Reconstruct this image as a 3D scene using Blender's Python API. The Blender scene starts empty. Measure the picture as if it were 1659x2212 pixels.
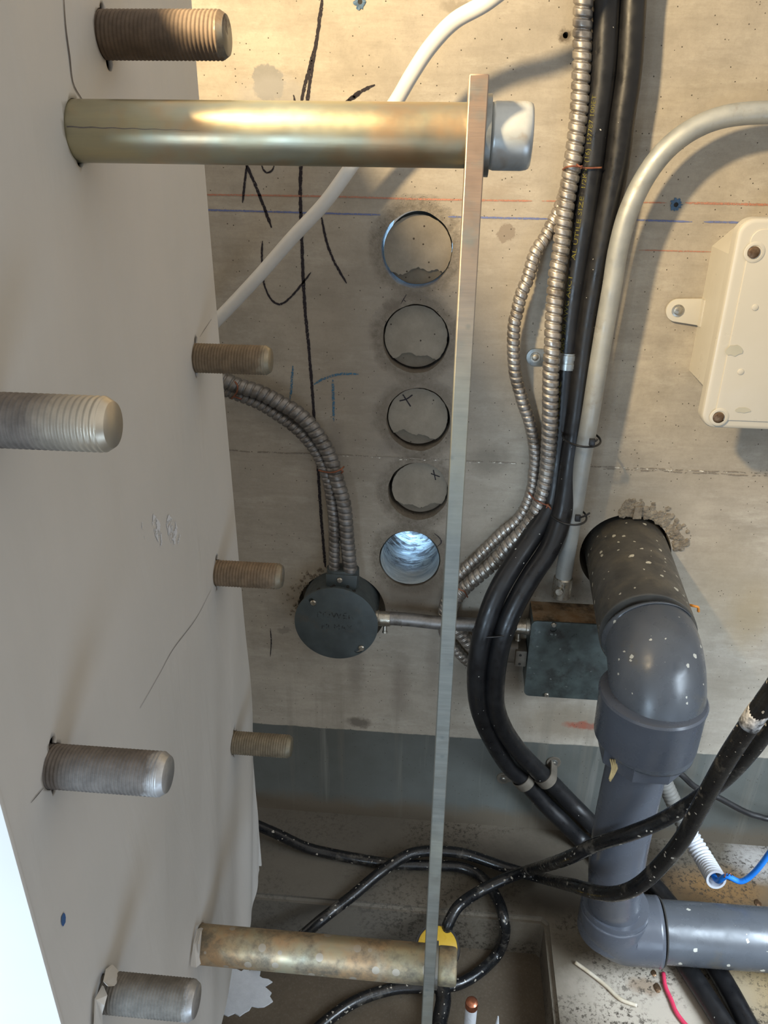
import bpy, bmesh, math, random
import numpy as np
from mathutils import Vector, Matrix

C = bpy.context.scene
COL = C.collection
rnd = random.Random(7)
PI = math.pi

# ------------------------------------------------------------------ camera
F = 1700.0                        # focal length in pixels of the 1659 x 2212 frame
PITCH, YAW, ROLL = math.radians(26), math.radians(4.74), 0.0113
HC = 1.245                        # camera height above the concrete slab
CAM = Vector((0, 0, HC))
WY = 1.15                         # distance of the concrete wall
R0 = Vector((math.cos(YAW), math.sin(YAW), 0)); FH = Vector((-math.sin(YAW), math.cos(YAW), 0))
FW = FH * math.cos(PITCH) + Vector((0, 0, -math.sin(PITCH)))
D0 = -FH * math.sin(PITCH) + Vector((0, 0, -math.cos(PITCH)))
RV = R0 * math.cos(ROLL) - D0 * math.sin(ROLL); DV = D0 * math.cos(ROLL) + R0 * math.sin(ROLL)
cd = bpy.data.cameras.new('camera'); cam = bpy.data.objects.new('camera', cd); COL.objects.link(cam)
m3 = Matrix((RV, -DV, -FW)).transposed()
cam.matrix_world = Matrix.Translation(CAM) @ m3.to_4x4()
cd.sensor_fit = 'VERTICAL'; cd.sensor_height = 36; cd.lens = F / 2212 * 36; cd.clip_start = .02
C.camera = cam

# ------------------------------------------------------------------ light and exposure
C.view_settings.view_transform = 'Standard'; C.view_settings.look = 'None'
C.view_settings.exposure = 0.24; C.view_settings.gamma = 1.0; C.view_settings.use_curve_mapping = False
w = bpy.data.worlds.new('world'); C.world = w; w.use_nodes = True
bg = w.node_tree.nodes['Background']; bg.inputs[0].default_value = (0.94, 0.89, 0.81, 1)
_t = w.node_tree; _c = _t.nodes.new('ShaderNodeTexCoord'); _s = _t.nodes.new('ShaderNodeSeparateXYZ'); _r = _t.nodes.new('ShaderNodeMapRange')
_t.links.new(_c.outputs['Generated'], _s.inputs[0]); _t.links.new(_s.outputs[2], _r.inputs[0]); _t.links.new(_r.outputs[0], bg.inputs[1])
for _i, _v in enumerate((-.25, .35, .09, .74)): _r.inputs[_i + 1].default_value = _v     # the shaft is open above, dark below

def lamp(name, kind, loc, power, color, size=.1, aim=None, size_y=None):
    l = bpy.data.lights.new(name, kind); l.energy = power; l.color = color
    if kind == 'AREA':
        l.size = size
        if size_y: l.shape = 'RECTANGLE'; l.size_y = size_y
    else: l.shadow_soft_size = size
    o = bpy.data.objects.new(name, l); COL.objects.link(o)
    o.location = Vector(loc) + Vector((0, 0, HC))
    if aim is not None:
        d = Vector(aim) + Vector((0, 0, HC)) - o.location
        o.rotation_euler = d.to_track_quat('-Z', 'Y').to_euler()
    return o
lamp('work_lamp', 'POINT', (-.43, .34, .36), 68, (1.0, .77, .45), .035)
lamp('daylight_opening', 'AREA', (.55, -.45, -1.0), 3.5, (.60, .78, 1.0), .7, (-.05, .7, -.7), .5)
fl = lamp('daylight_front', 'AREA', (-.50, -.55, -.55), 2.4, (.60, .80, 1.0), .3, (-.42, .33, -.55), .5); fl.data.spread = math.radians(70)
lamp('daylight_outside', 'AREA', (-.05, 1.80, -.15), 26, (.36, .64, 1.0), .35, (-.05, 1.25, -.66))
dr = lamp('daylight_right', 'AREA', (.95, .35, -.35), 4.2, (.72, .86, 1.0), .5, (.52, .93, -1.2), .5); dr.data.spread = math.radians(75)

# ------------------------------------------------------------------ helpers
def ray(x, y): return FW + RV * ((x - 829.5) / F) + DV * ((y - 1106) / F)
def at(x, y, X=None, Y=None, Z=None):
    "the place that pixel (x, y) of the photograph shows on the plane X=, Y= or Z="
    r = ray(x, y)
    if X is not None: t = X / r.x
    elif Y is not None: t = Y / r.y
    else: t = (Z - HC) / r.z
    return CAM + r * t
def off(pts): return [at(x, y, Y=WY - o) for x, y, o in pts]

def link(name, me, mat=None, parent=None):
    o = bpy.data.objects.new(name, me); COL.objects.link(o)
    if mat is not None: me.materials.append(mat)
    if parent is not None: o.parent = parent
    return o
def tag(o, label=None, cat=None, group=None, kind=None):
    if label: o['label'] = label
    if cat: o['category'] = cat
    if group: o['group'] = group
    if kind: o['kind'] = kind
    return o
def thing(name, label, cat, loc=(0, 0, 0), group=None):
    o = bpy.data.objects.new(name, None); COL.objects.link(o); o.empty_display_size = .02
    o.location = loc; tag(o, label, cat, group); return o
def keep(o, parent):
    "parent without moving (geometry is in world coordinates)"
    o.parent = parent; o.matrix_parent_inverse = Matrix.Translation(-Vector(parent.location)); return o
def mesh(name, V, Fc, mat=None, parent=None, smooth=True):
    me = bpy.data.meshes.new(name); me.from_pydata([tuple(v) for v in V], [], Fc); me.update()
    if smooth: me.shade_smooth()
    o = link(name, me, mat)
    if parent is not None: keep(o, parent)
    return o

def catmull(P, step=.004):
    P = [Vector(p) for p in P]
    if len(P) == 2: Q = P
    else:
        A = [2 * P[0] - P[1]] + P + [2 * P[-1] - P[-2]]; Q = []
        for i in range(1, len(A) - 2):
            p0, p1, p2, p3 = A[i - 1:i + 3]
            for k in range(24):
                t = k / 24
                Q.append(.5 * ((2 * p1) + (-p0 + p2) * t + (2 * p0 - 5 * p1 + 4 * p2 - p3) * t * t + (-p0 + 3 * p1 - 3 * p2 + p3) * t ** 3))
        Q.append(P[-1])
    L = [0]
    for a, b in zip(Q, Q[1:]): L.append(L[-1] + (b - a).length)
    n = max(2, int(L[-1] / step)); out = []; j = 0
    for i in range(n + 1):
        s = L[-1] * i / n
        while j < len(L) - 2 and L[j + 1] < s: j += 1
        d = L[j + 1] - L[j]; out.append(Q[j].lerp(Q[j + 1], (s - L[j]) / d if d > 1e-9 else 0))
    return out, L[-1]
def frames(Q):
    T = [(Q[min(i + 1, len(Q) - 1)] - Q[max(i - 1, 0)]).normalized() for i in range(len(Q))]
    n = Vector((0, 0, 1)) if abs(T[0].z) < .8 else Vector((1, 0, 0))
    N = []
    for t in T:
        n = (n - t * n.dot(t)).normalized(); N.append(n.copy())
    return T, N
def sweep(name, P, r, mat=None, parent=None, seg=24, step=.006, prof=None, caps=True, smooth=True):
    """tube along points; r number or f(s); prof(s, theta) multiplies the radius"""
    Q, L = catmull(P, step); T, N = frames(Q); V = []; Fc = []
    n = len(Q)
    for i, q in enumerate(Q):
        s = L * i / (n - 1); B = T[i].cross(N[i]); rr = r(s, L) if callable(r) else r
        for k in range(seg):
            a = 2 * PI * k / seg
            m = prof(s, a) if prof else 1
            V.append(q + (N[i] * math.cos(a) + B * math.sin(a)) * rr * m)
    for i in range(n - 1):
        for k in range(seg):
            a = i * seg + k; b = i * seg + (k + 1) % seg
            Fc.append((a, a + seg, b + seg, b)[::-1])
    if caps:
        Fc.append(tuple(range(seg))[::-1][::-1]); Fc.append(tuple(range((n - 1) * seg, n * seg))[::-1])
    o = mesh(name, V, Fc, mat, parent, smooth)
    if caps and smooth:
        o.data.polygons[len(Fc) - 1].use_smooth = False; o.data.polygons[len(Fc) - 2].use_smooth = False
    fixn(o); return o
def fixn(o):
    b = bmesh.new(); b.from_mesh(o.data); bmesh.ops.recalc_face_normals(b, faces=b.faces); b.to_mesh(o.data); b.free()
def lathe(name, prof, A, axis, mat=None, parent=None, seg=48, sharp=.6, close=True):
    "prof list of (distance along axis, radius) starting at point A"
    A = Vector(A); ax = Vector(axis).normalized()
    u = ax.orthogonal().normalized(); v = ax.cross(u); V = []; Fc = []
    for h, r in prof:
        for k in range(seg):
            a = 2 * PI * k / seg; V.append(A + ax * h + (u * math.cos(a) + v * math.sin(a)) * r)
    for i in range(len(prof) - 1):
        for k in range(seg):
            a = i * seg + k; b = i * seg + (k + 1) % seg; Fc.append((a, b, b + seg, a + seg))
    if close:
        Fc.append(tuple(range(seg))); Fc.append(tuple(range((len(prof) - 1) * seg, len(prof) * seg)))
    o = mesh(name, V, Fc, mat, parent); fixn(o); o.data.set_sharp_from_angle(angle=sharp); return o
def box(name, lo, hi, mat=None, parent=None, bev=0, seg=2):
    b = bmesh.new(); bmesh.ops.create_cube(b, size=1)
    for v in b.verts: v.co = Vector([lo[i] + (v.co[i] + .5) * (hi[i] - lo[i]) for i in range(3)])
    if bev: bmesh.ops.bevel(b, geom=list(b.edges), offset=bev, segments=seg, affect='EDGES', profile=.6)
    me = bpy.data.meshes.new(name); b.to_mesh(me); b.free()
    if bev: me.shade_smooth(); me.set_sharp_from_angle(angle=.7)
    o = link(name, me, mat)
    if parent is not None: keep(o, parent)
    return o
def prism(name, poly, origin, U, Vv, W, depth, mat=None, parent=None, bev=0, seg=2):
    "flat polygon (2d points along U, Vv) extruded by depth along W"
    U, Vv, W, origin = Vector(U), Vector(Vv), Vector(W), Vector(origin)
    b = bmesh.new(); vs = [b.verts.new(origin + U * p[0] + Vv * p[1]) for p in poly]; f = b.faces.new(vs)
    r = bmesh.ops.extrude_face_region(b, geom=[f])
    top = [e for e in r['geom'] if isinstance(e, bmesh.types.BMVert)]
    bmesh.ops.translate(b, vec=W * depth, verts=top)
    bmesh.ops.recalc_face_normals(b, faces=b.faces)
    if bev:
        tops = set(top); ed = [e for e in b.edges if e.verts[0] in tops and e.verts[1] in tops]
        bmesh.ops.bevel(b, geom=ed, offset=bev, segments=seg, affect='EDGES', profile=.6)
    me = bpy.data.meshes.new(name); b.to_mesh(me); b.free(); me.shade_smooth(); me.set_sharp_from_angle(angle=.6)
    o = link(name, me, mat)
    if parent is not None: keep(o, parent)
    return o
def rrect(x0, z0, x1, z1, r, n=6):
    P = []
    for cx, cz, a0 in ((x1 - r, z1 - r, 0), (x0 + r, z1 - r, 90), (x0 + r, z0 + r, 180), (x1 - r, z0 + r, 270)):
        for k in range(n + 1):
            a = math.radians(a0 + 90 * k / n); P.append((cx + r * math.cos(a), cz + r * math.sin(a)))
    return P
def merge(o, parts):
    "join extra mesh objects into o (one part, one mesh)"
    b = bmesh.new(); b.from_mesh(o.data)
    for p in parts: b.from_mesh(p.data); bpy.data.objects.remove(p)
    b.to_mesh(o.data); b.free(); return o
def cut(o, cutters):
    for c in cutters:
        m = o.modifiers.new('cut', 'BOOLEAN'); m.operation = 'DIFFERENCE'; m.solver = 'EXACT'; m.object = c
    dg = bpy.context.evaluated_depsgraph_get()
    me = bpy.data.meshes.new_from_object(o.evaluated_get(dg)); o.modifiers.clear(); o.data = me
    for c in cutters: bpy.data.objects.remove(c)

# ------------------------------------------------------------------ materials
class NT:
    def __init__(s, name):
        s.m = bpy.data.materials.new(name); s.m.use_nodes = True; s.t = s.m.node_tree; s.b = s.t.nodes['Principled BSDF']
    def n(s, typ, **kw):
        nd = s.t.nodes.new('ShaderNode' + typ)
        for k, v in kw.items(): setattr(nd, k, v)
        return nd
    def put(s, sock, v):
        if isinstance(v, bpy.types.NodeSocket): s.t.links.new(v, sock)
        elif isinstance(v, (tuple, list)) and sock.type == 'RGBA' and len(v) == 3: sock.default_value = (*v, 1)
        else: sock.default_value = v
    def math(s, op, a, b=0., c=None, clamp=False):
        nd = s.n('Math', operation=op, use_clamp=clamp); s.put(nd.inputs[0], a); s.put(nd.inputs[1], b)
        if c is not None: s.put(nd.inputs[2], c)
        return nd.outputs[0]
    def pos(s): return s.n('NewGeometry').outputs['Position']
    def obj(s): return s.n('TexCoord').outputs['Object']
    def mapp(s, v, scale=(1, 1, 1), loc=(0, 0, 0)):
        nd = s.n('Mapping'); s.put(nd.inputs['Vector'], v); nd.inputs['Scale'].default_value = scale; nd.inputs['Location'].default_value = loc
        return nd.outputs[0]
    def noise(s, v, scale, detail=4, rough=.6, dist=0, col=False):
        nd = s.n('TexNoise'); s.put(nd.inputs['Vector'], v); nd.inputs['Scale'].default_value = scale
        nd.inputs['Detail'].default_value = detail; nd.inputs['Roughness'].default_value = rough; nd.inputs['Distortion'].default_value = dist
        return nd.outputs['Color' if col else 'Fac']
    def vor(s, v, scale, out='Distance', rnd_=1):
        nd = s.n('TexVoronoi'); s.put(nd.inputs['Vector'], v); nd.inputs['Scale'].default_value = scale; nd.inputs['Randomness'].default_value = rnd_
        return nd.outputs[out]
    def step(s, v, a, b, lo=0., hi=1.):
        nd = s.n('MapRange'); s.put(nd.inputs[0], v)
        for i, q in enumerate((a, b, lo, hi)): nd.inputs[i + 1].default_value = q
        return nd.outputs[0]
    def mix(s, f, a, b):
        nd = s.n('Mix', data_type='RGBA'); s.put(nd.inputs[0], f); s.put(nd.inputs[6], a); s.put(nd.inputs[7], b); return nd.outputs[2]
    def bump(s, h, d=.001, st=1):
        nd = s.n('Bump'); nd.inputs['Distance'].default_value = d; nd.inputs['Strength'].default_value = st; s.put(nd.inputs['Height'], h)
        s.t.links.new(nd.outputs[0], s.b.inputs['Normal'])
    def out(s, base=None, rough=None, metal=None, spec=None):
        if base is not None: s.put(s.b.inputs['Base Color'], base)
        if rough is not None: s.put(s.b.inputs['Roughness'], rough)
        if metal is not None: s.put(s.b.inputs['Metallic'], metal)
        if spec is not None: s.put(s.b.inputs['Specular IOR Level'], spec)
        return s.m
    def sep(s, v):
        nd = s.n('SeparateXYZ'); s.put(nd.inputs[0], v); return nd.outputs

def simple(name, a, b, rough=.5, metal=0, scale=20, bump=0, bscale=200, dirt=None, dirt_amt=.5, specks=None, speck_scale=60, speck_thr=.12, rvar=.15, spec=.5):
    "two tone surface with optional dirt patches and paint specks, world coordinates"
    s = NT(name); p = s.pos()
    c = s.mix(s.step(s.noise(p, scale, 6), .35, .65), a, b)
    r = s.step(s.noise(p, scale * 2.3, 5), .3, .7, max(rough - rvar, .02), min(rough + rvar, 1))
    if dirt:
        d = s.step(s.noise(p, scale * .6, 8, .7), .62 - dirt_amt * .3, .72 - dirt_amt * .1)
        c = s.mix(d, c, dirt); r = s.math('MAXIMUM', r, s.math('MULTIPLY', d, .75))
    if specks:
        pd = s.n('VectorMath', operation='ADD'); s.put(pd.inputs[0], p)
        ns = s.n('VectorMath', operation='SCALE'); s.put(ns.inputs[0], s.noise(p, 150, 2, col=True)); ns.inputs['Scale'].default_value = .006
        s.put(pd.inputs[1], ns.outputs[0])
        cc_ = s.sep(s.vor(pd.outputs[0], speck_scale, 'Color'))
        k = s.math('LESS_THAN', s.vor(pd.outputs[0], speck_scale), s.math('MULTIPLY', s.math('MULTIPLY_ADD', s.math('POWER', cc_[1], 3.0), 1.9, .25), speck_thr))
        k = s.math('MULTIPLY', k, s.math('GREATER_THAN', cc_[0], .5))
        c = s.mix(k, c, specks)
    if bump: s.bump(s.noise(p, bscale, 6), bump)
    return s.out(c, r, metal, spec)

M = {}
M['sheet'] = None
M['rust_steel'] = None
M['flex'] = simple('flex_steel', (.46, .42, .37), (.34, .31, .28), .42, .85, 60, dirt=(.16, .13, .10), dirt_amt=.35)
M['flex_dark'] = simple('flex_steel_dusty', (.27, .26, .25), (.21, .20, .19), .5, .75, 60, dirt=(.12, .105, .09), dirt_amt=.4)
M['emt'] = simple('galvanised', (.42, .43, .41), (.34, .355, .35), .5, .45, 30, bump=.00005, dirt=(.30, .28, .24), dirt_amt=.12, specks=(.62, .62, .58), speck_scale=35, speck_thr=.07)
M['cable'] = simple('cable_jacket', (.007, .007, .008), (.012, .012, .013), .38, 0, 25, specks=(.45, .44, .4), speck_scale=90, speck_thr=.06, bump=.0001)
M['cable_worn'] = simple('cable_dusty', (.005, .006, .008), (.012, .012, .012), .28, 0, 40, dirt=(.10, .09, .075), dirt_amt=.2, specks=(.35, .32, .27), speck_scale=160, speck_thr=.18, bump=.0002)
M['pvc'] = simple('grey_plastic', (.090, .10, .115), (.070, .078, .090), .30, 0, 14, dirt=(.11, .10, .08), dirt_amt=.22, specks=(.5, .49, .43), speck_scale=75, speck_thr=.16, bump=.00008)
M['pvc_clean'] = simple('grey_plastic_clean', (.085, .095, .115), (.075, .082, .10), .28, 0, 10, specks=(.30, .31, .33), speck_scale=35, speck_thr=.07)
M['pvc_dirty'] = simple('grey_plastic_dusty', (.085, .08, .07), (.05, .048, .045), .45, 0, 22, dirt=(.12, .105, .08), dirt_amt=.45, specks=(.5, .48, .40), speck_scale=95, speck_thr=.17, bump=.0002)
M['box_grey'] = simple('box_paint', (.085, .105, .11), (.065, .078, .082), .45, .35, 30, dirt=(.10, .10, .09), dirt_amt=.15, bump=.0001)
M['box_green'] = simple('zinc_cover', (.10, .125, .12), (.06, .07, .068), .42, .45, 35, dirt=(.04, .04, .038), dirt_amt=.3, specks=(.16, .18, .17), speck_scale=110, speck_thr=.10)
M['box_rust'] = simple('rusty_top', (.36, .26, .16), (.26, .15, .07), .8, .1, 50, dirt=(.05, .035, .02), dirt_amt=.5, bump=.0004)
M['box_plain'] = simple('beige_plastic', (.53, .50, .43), (.50, .47, .40), .38, 0, 8)
M['screw'] = simple('screw_zinc', (.5, .48, .42), (.36, .33, .28), .35, .9, 80, dirt=(.2, .16, .1), dirt_amt=.3)
M['screw_brown'] = simple('screw_brown', (.16, .09, .05), (.26, .17, .10), .4, .8, 200)
M['hose'] = simple('white_tube', (.66, .65, .62), (.60, .59, .56), .45, 0, 20)
M['black'] = simple('black_plastic', (.012, .012, .013), (.02, .02, .021), .4, 0, 30)
M['hole'] = simple('hole_dark', (.02, .018, .016), (.03, .027, .022), .9, 0, 30)
M['brass_zinc'] = None
M['mortar'] = simple('mortar', (.30, .26, .20), (.17, .14, .105), .9, 0, 80, bump=.004, bscale=160)
M['copper'] = simple('copper', (.55, .22, .13), (.45, .17, .10), .3, .9, 60)
M['yellow'] = simple('yellow_lid', (.52, .33, .03), (.46, .28, .02), .35, 0, 60, dirt=(.35, .23, .05), dirt_amt=.1)
M['orange'] = simple('orange_foam', (.75, .30, .04), (.65, .22, .03), .6, 0, 90)
M['straw'] = simple('straw', (.55, .42, .2), (.4, .3, .14), .8, 0, 90)
M['blue'] = simple('blue_insulation', (.02, .24, .85), (.02, .20, .75), .35, 0, 40)
M['blue_plug'] = simple('blue_plug', (.07, .15, .26), (.03, .07, .13), .6, 0, 200)
M['red'] = simple('red_insulation', (.72, .06, .13), (.62, .04, .10), .4, 0, 60)
M['white_wire'] = simple('white_insulation', (.62, .56, .46), (.5, .42, .3), .5, 0, 60)
M['corr'] = simple('corrugated_plastic', (.62, .64, .68), (.55, .57, .62), .35, 0, 12, dirt=(.12, .11, .10), dirt_amt=.15)
M['corr_dark'] = simple('corrugated_plastic_dusty', (.19, .185, .17), (.15, .145, .13), .6, 0, 12)
M['yellow_ink'] = simple('yellow_ink', (.17, .15, .01), (.045, .04, .01), .6, 0, 400)
M['twist'] = simple('twist_wire', (.30, .12, .06), (.18, .06, .04), .5, .4, 100)
M['lug'] = simple('clamp_zinc', (.34, .35, .34), (.26, .27, .26), .38, .85, 50, dirt=(.2, .17, .13), dirt_amt=.2)
M['lug_dusty'] = simple('clamp_dusty', (.20, .175, .14), (.14, .12, .095), .6, .4, 50)
M['plaster'] = simple('plaster_scrap', (.55, .57, .60), (.48, .50, .53), .8, 0, 60, bump=.001)

def zinc(name, tip=False):
    s = NT(name); p = s.pos()
    st = s.mapp(p, (6, 60, 60))
    c = s.mix(s.step(s.noise(st, 1, 6), .35, .65), (.47, .42, .27), (.36, .34, .25))
    c = s.mix(s.step(s.noise(p, 14, 4), .45, .6), c, (.48, .33, .19))
    c = s.mix(s.step(s.noise(p, 9, 3, dist=1), .52, .7), c, (.38, .42, .36))
    if tip:
        c = s.mix(s.step(s.noise(p, 30, 8, .7), .45, .62), c, (.19, .165, .125))
        k = s.math('LESS_THAN', s.vor(p, 45), .20); c = s.mix(k, c, (.45, .40, .33))
    s.bump(s.noise(s.mapp(p, (20, 300, 300)), 1, 4), .00006)
    return s.out(c, s.step(s.noise(p, 30, 5), .3, .7, .28 if not tip else .4, .45 if not tip else .65), .92 if not tip else .6)
M['brass_zinc'] = zinc('yellow_zinc'); M['brass_zinc_dirty'] = zinc('yellow_zinc_dirty', True)

def screwhead():
    s = NT('blue_zinc'); p = s.pos()
    c = s.mix(s.step(s.noise(p, 60, 4), .35, .65), (.60, .62, .60), (.50, .52, .52))
    c = s.mix(s.step(s.noise(p, 35, 3, dist=1), .55, .72), c, (.42, .36, .30))
    return s.out(c, .35, .6)
M['cap'] = screwhead()

def steel_bar():
    s = NT('mill_steel'); p = s.pos()
    c = s.mix(s.step(s.noise(s.mapp(p, (8, 30, 160)), 1, 6, .7), .3, .7), (.27, .275, .25), (.19, .20, .185))
    c = s.mix(s.step(s.noise(p, 12, 5), .5, .75), c, (.31, .31, .26))
    top = s.math('MULTIPLY', s.step(s.sep(p)[2], HC - .17, HC - .03), s.step(s.noise(p, 50, 3), .25, .5))
    c = s.mix(top, c, (.32, .235, .18))
    k = s.step(s.vor(p, 55), .05, .15, 1, 0); c = s.mix(s.math('MULTIPLY', k, .5), c, (.14, .16, .16))
    s.bump(s.noise(s.mapp(p, (20, 60, 260)), 1, 5), .0002)
    return s.out(c, s.step(s.noise(p, 80, 3), .3, .7, .4, .6), .55)
M['bar'] = steel_bar()

def stud_mat(name, L, rust, clean, tip0):
    s = NT(name); o = s.obj(); x = s.sep(o)[0]
    c = s.mix(s.step(s.noise(o, 90, 6, .7), .35, .65), rust, tuple(v * .62 for v in rust))
    n = s.math('ADD', x, s.math('MULTIPLY', s.math('SUBTRACT', s.noise(o, 60, 4), .5), .03))
    k = s.step(n, tip0 * L, L)
    c = s.mix(k, c, clean)
    return s.out(c, s.math('SUBTRACT', .75, s.math('MULTIPLY', k, .38)), s.math('ADD', .12, s.math('MULTIPLY', k, .65)))

# wall ------------------------------------------------------------
HOLES = [(900, 541, .0500), (898, 733, .0490), (903, 907, .0490), (903, 1062, .0485), (885, 1208, .0512)]
HC3 = [(at(x, y, Y=WY), r) for x, y, r in HOLES]
STUB = at(1355, 1202, Y=WY); STUB_R = .065
RB = Vector((-.168, WY, HC - .743)); RB_R = .069
REC = at(738, 1318, Y=WY)
Z_BAND = HC - 1.024

def concrete(name, band=False, floor=False, colA=(.42, .375, .305), colB=(.35, .31, .255)):
    s = NT(name); p = s.pos(); X, Y, Z = s.sep(p)[:3]
    big = s.noise(p, 3.0, 6, .6); c = s.mix(s.step(big, .35, .65), colA, colB)
    c = s.mix(s.math('MULTIPLY', s.step(s.noise(p, 14, 8, .72), .42, .66), .7), c, tuple(v * .66 for v in colA))
    if not floor:
        grain = s.noise(s.mapp(p, (9, 9, 60)), 1, 9, .75)
        c = s.mix(s.math('MULTIPLY', s.step(grain, .46, .66), .42), c, (.25, .22, .18))
        pale = s.noise(s.mapp(p, (7, 7, 24), (3, 0, 7)), 1, 9, .78)
        c = s.mix(s.math('MULTIPLY', s.step(pale, .52, .68), .5), c, (.50, .46, .39))
    fine = s.noise(p, 220, 4, .8)
    c = s.mix(s.math('MULTIPLY', s.step(fine, .5, .8), .35), c, (.2, .18, .15))
    # pores
    pv = s.vor(s.mapp(p, (1, 1, 1.6)), 62); pick = s.sep(s.vor(s.mapp(p, (1, 1, 1.6)), 62, 'Color'))
    rad = s.math('MULTIPLY', s.math('POWER', pick[1], 3.5), .26)
    pore = s.math('MULTIPLY', s.math('LESS_THAN', pv, rad), s.math('GREATER_THAN', pick[0], .55))
    pv2 = s.vor(p, 240); pk2 = s.sep(s.vor(p, 240, 'Color'))
    pore2 = s.math('MULTIPLY', s.math('LESS_THAN', pv2, .2), s.math('GREATER_THAN', pk2[0], .93))
    pore = s.math('MAXIMUM', pore, pore2)
    h = s.math('SUBTRACT', s.math('MULTIPLY', fine, .25), pore)
    warp = s.n('VectorMath', operation='SCALE'); s.put(warp.inputs[0], s.noise(p, 40, 5, .7, col=True)); warp.inputs['Scale'].default_value = .03
    warp2 = s.n('VectorMath', operation='ADD'); s.put(warp2.inputs[0], p); s.put(warp2.inputs[1], warp.outputs[0])
    pw = warp2.outputs[0]
    off0 = Vector((.015, .015, .015))
    def blob(cen, rx, rz, soft=.5, wob=1.0, ry=None):
        sub = s.n('VectorMath', operation='SUBTRACT'); s.put(sub.inputs[0], pw); sub.inputs[1].default_value = tuple(cen + off0)
        mul = s.n('VectorMath', operation='MULTIPLY'); s.put(mul.inputs[0], sub.outputs[0]); mul.inputs[1].default_value = (1 / rx, 1 / (ry or 1e3) if floor else 0, 0 if floor else 1 / rz)
        if floor: mul.inputs[1].default_value = (1 / rx, 1 / rz, 0)
        ln = s.n('VectorMath', operation='LENGTH'); s.put(ln.inputs[0], mul.outputs[0])
        return s.step(ln.outputs['Value'], 1, 1 - soft)
    s.blob = blob; s.c = c; s.h = h; s.pore = pore; s.p = p; s.xyz = (X, Y, Z); s.fine = fine
    return s

s = concrete('concrete_wall')
c, h = s.c, s.h; X, Y, Z = s.xyz; p = s.p
# rings of broken crust about the drilled holes
for (cc, r) in HC3:
    b1 = s.blob(cc, r + .022, r + .022, .18)
    rough = s.noise(p, 120, 6, .75)
    c = s.mix(s.math('MULTIPLY', b1, s.step(rough, .38, .62, .15, .9)), c, (.17, .145, .11))
    h = s.math('SUBTRACT', h, s.math('MULTIPLY', b1, s.math('MULTIPLY', rough, 4)))
def W(x, y): return at(x, y, Y=WY)
for x, y, rx, rz, soft, amt, col in [
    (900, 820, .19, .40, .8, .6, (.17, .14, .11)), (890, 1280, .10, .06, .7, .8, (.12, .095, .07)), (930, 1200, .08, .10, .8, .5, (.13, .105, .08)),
    (1055, 995, .036, .032, .6, .55, (.17, .15, .12)), (1095, 503, .014, .012, .15, .9, (.23, .19, .15)), (1222, 76, .009, .010, .6, .9, (.10, .08, .06)),
    (1075, 410, .030, .010, .6, .5, (.27, .22, .17)), (862, 1085, .018, .016, .3, .7, (.15, .125, .09)), (845, 660, .016, .010, .3, .7, (.17, .14, .11)),
    (612, 1360, .015, .010, .3, .6, (.22, .20, .17)), (580, 178, .022, .024, .12, .8, (.20, .20, .195)), (590, 210, .060, .032, .4, .45, (.30, .295, .29)),
    (775, 1560, .030, .014, .5, .75, (.09, .075, .06)), (865, 1480, .022, .090, .7, .5, (.17, .14, .115)), (770, 1450, .020, .080, .7, .45, (.17, .145, .12)),
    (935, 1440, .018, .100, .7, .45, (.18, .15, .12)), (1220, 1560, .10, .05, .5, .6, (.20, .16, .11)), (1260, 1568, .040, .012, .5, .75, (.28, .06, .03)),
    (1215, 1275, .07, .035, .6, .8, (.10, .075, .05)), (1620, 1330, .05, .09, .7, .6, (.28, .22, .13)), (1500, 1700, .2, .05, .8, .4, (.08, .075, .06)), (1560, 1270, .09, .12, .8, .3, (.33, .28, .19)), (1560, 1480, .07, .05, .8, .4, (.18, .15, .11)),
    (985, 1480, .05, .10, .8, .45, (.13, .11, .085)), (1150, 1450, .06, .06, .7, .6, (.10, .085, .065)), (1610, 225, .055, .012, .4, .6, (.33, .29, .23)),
    (1000, 15, .035, .010, .4, .6, (.22, .19, .15)), (1395, 1100, .085, .035, .4, .5, (.30, .26, .20)), (725, 965, .02, .05, .6, .3, (.16, .14, .12)), (845, 965, .028, .02, .7, .5, (.19, .165, .14)),
    ]:
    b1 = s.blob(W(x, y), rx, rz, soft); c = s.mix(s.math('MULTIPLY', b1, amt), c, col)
# painted band along the foot of the wall, with runs
wob = s.math('MULTIPLY', s.math('SUBTRACT', s.noise(p, 30, 3), .5), .006)
band = s.step(s.math('ADD', Z, wob), Z_BAND, Z_BAND - .002)
bc = s.mix(s.step(s.noise(p, 7, 5), .35, .65), (.112, .118, .110), (.090, .094, .084))
runs = s.step(s.noise(s.mapp(p, (34, 1, 1.6)), 1, 4, .6), .58, .70)
bc = s.mix(s.math('MULTIPLY', runs, .6), bc, (.20, .195, .175))
bc = s.mix(s.step(s.math('ADD', Z, s.math('MULTIPLY', s.noise(p, 12, 5), .06)), .085, .055), bc, (.115, .095, .07))
c = s.mix(band, c, bc)
runs2 = s.step(s.noise(s.mapp(p, (26, 1, .9), (5, 0, 0)), 1, 5, .65), .54, .68)
zone = s.step(Z, HC - .86, HC - .98)
c = s.mix(s.math('MULTIPLY', s.math('MULTIPLY', runs2, zone), .35), c, (.17, .15, .12))
c = s.mix(s.math('MULTIPLY', s.pore, .9), c, (.05, .04, .03))
s.bump(h, .0012, .8)
M['wall'] = s.out(c, .82, 0, .25)

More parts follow.
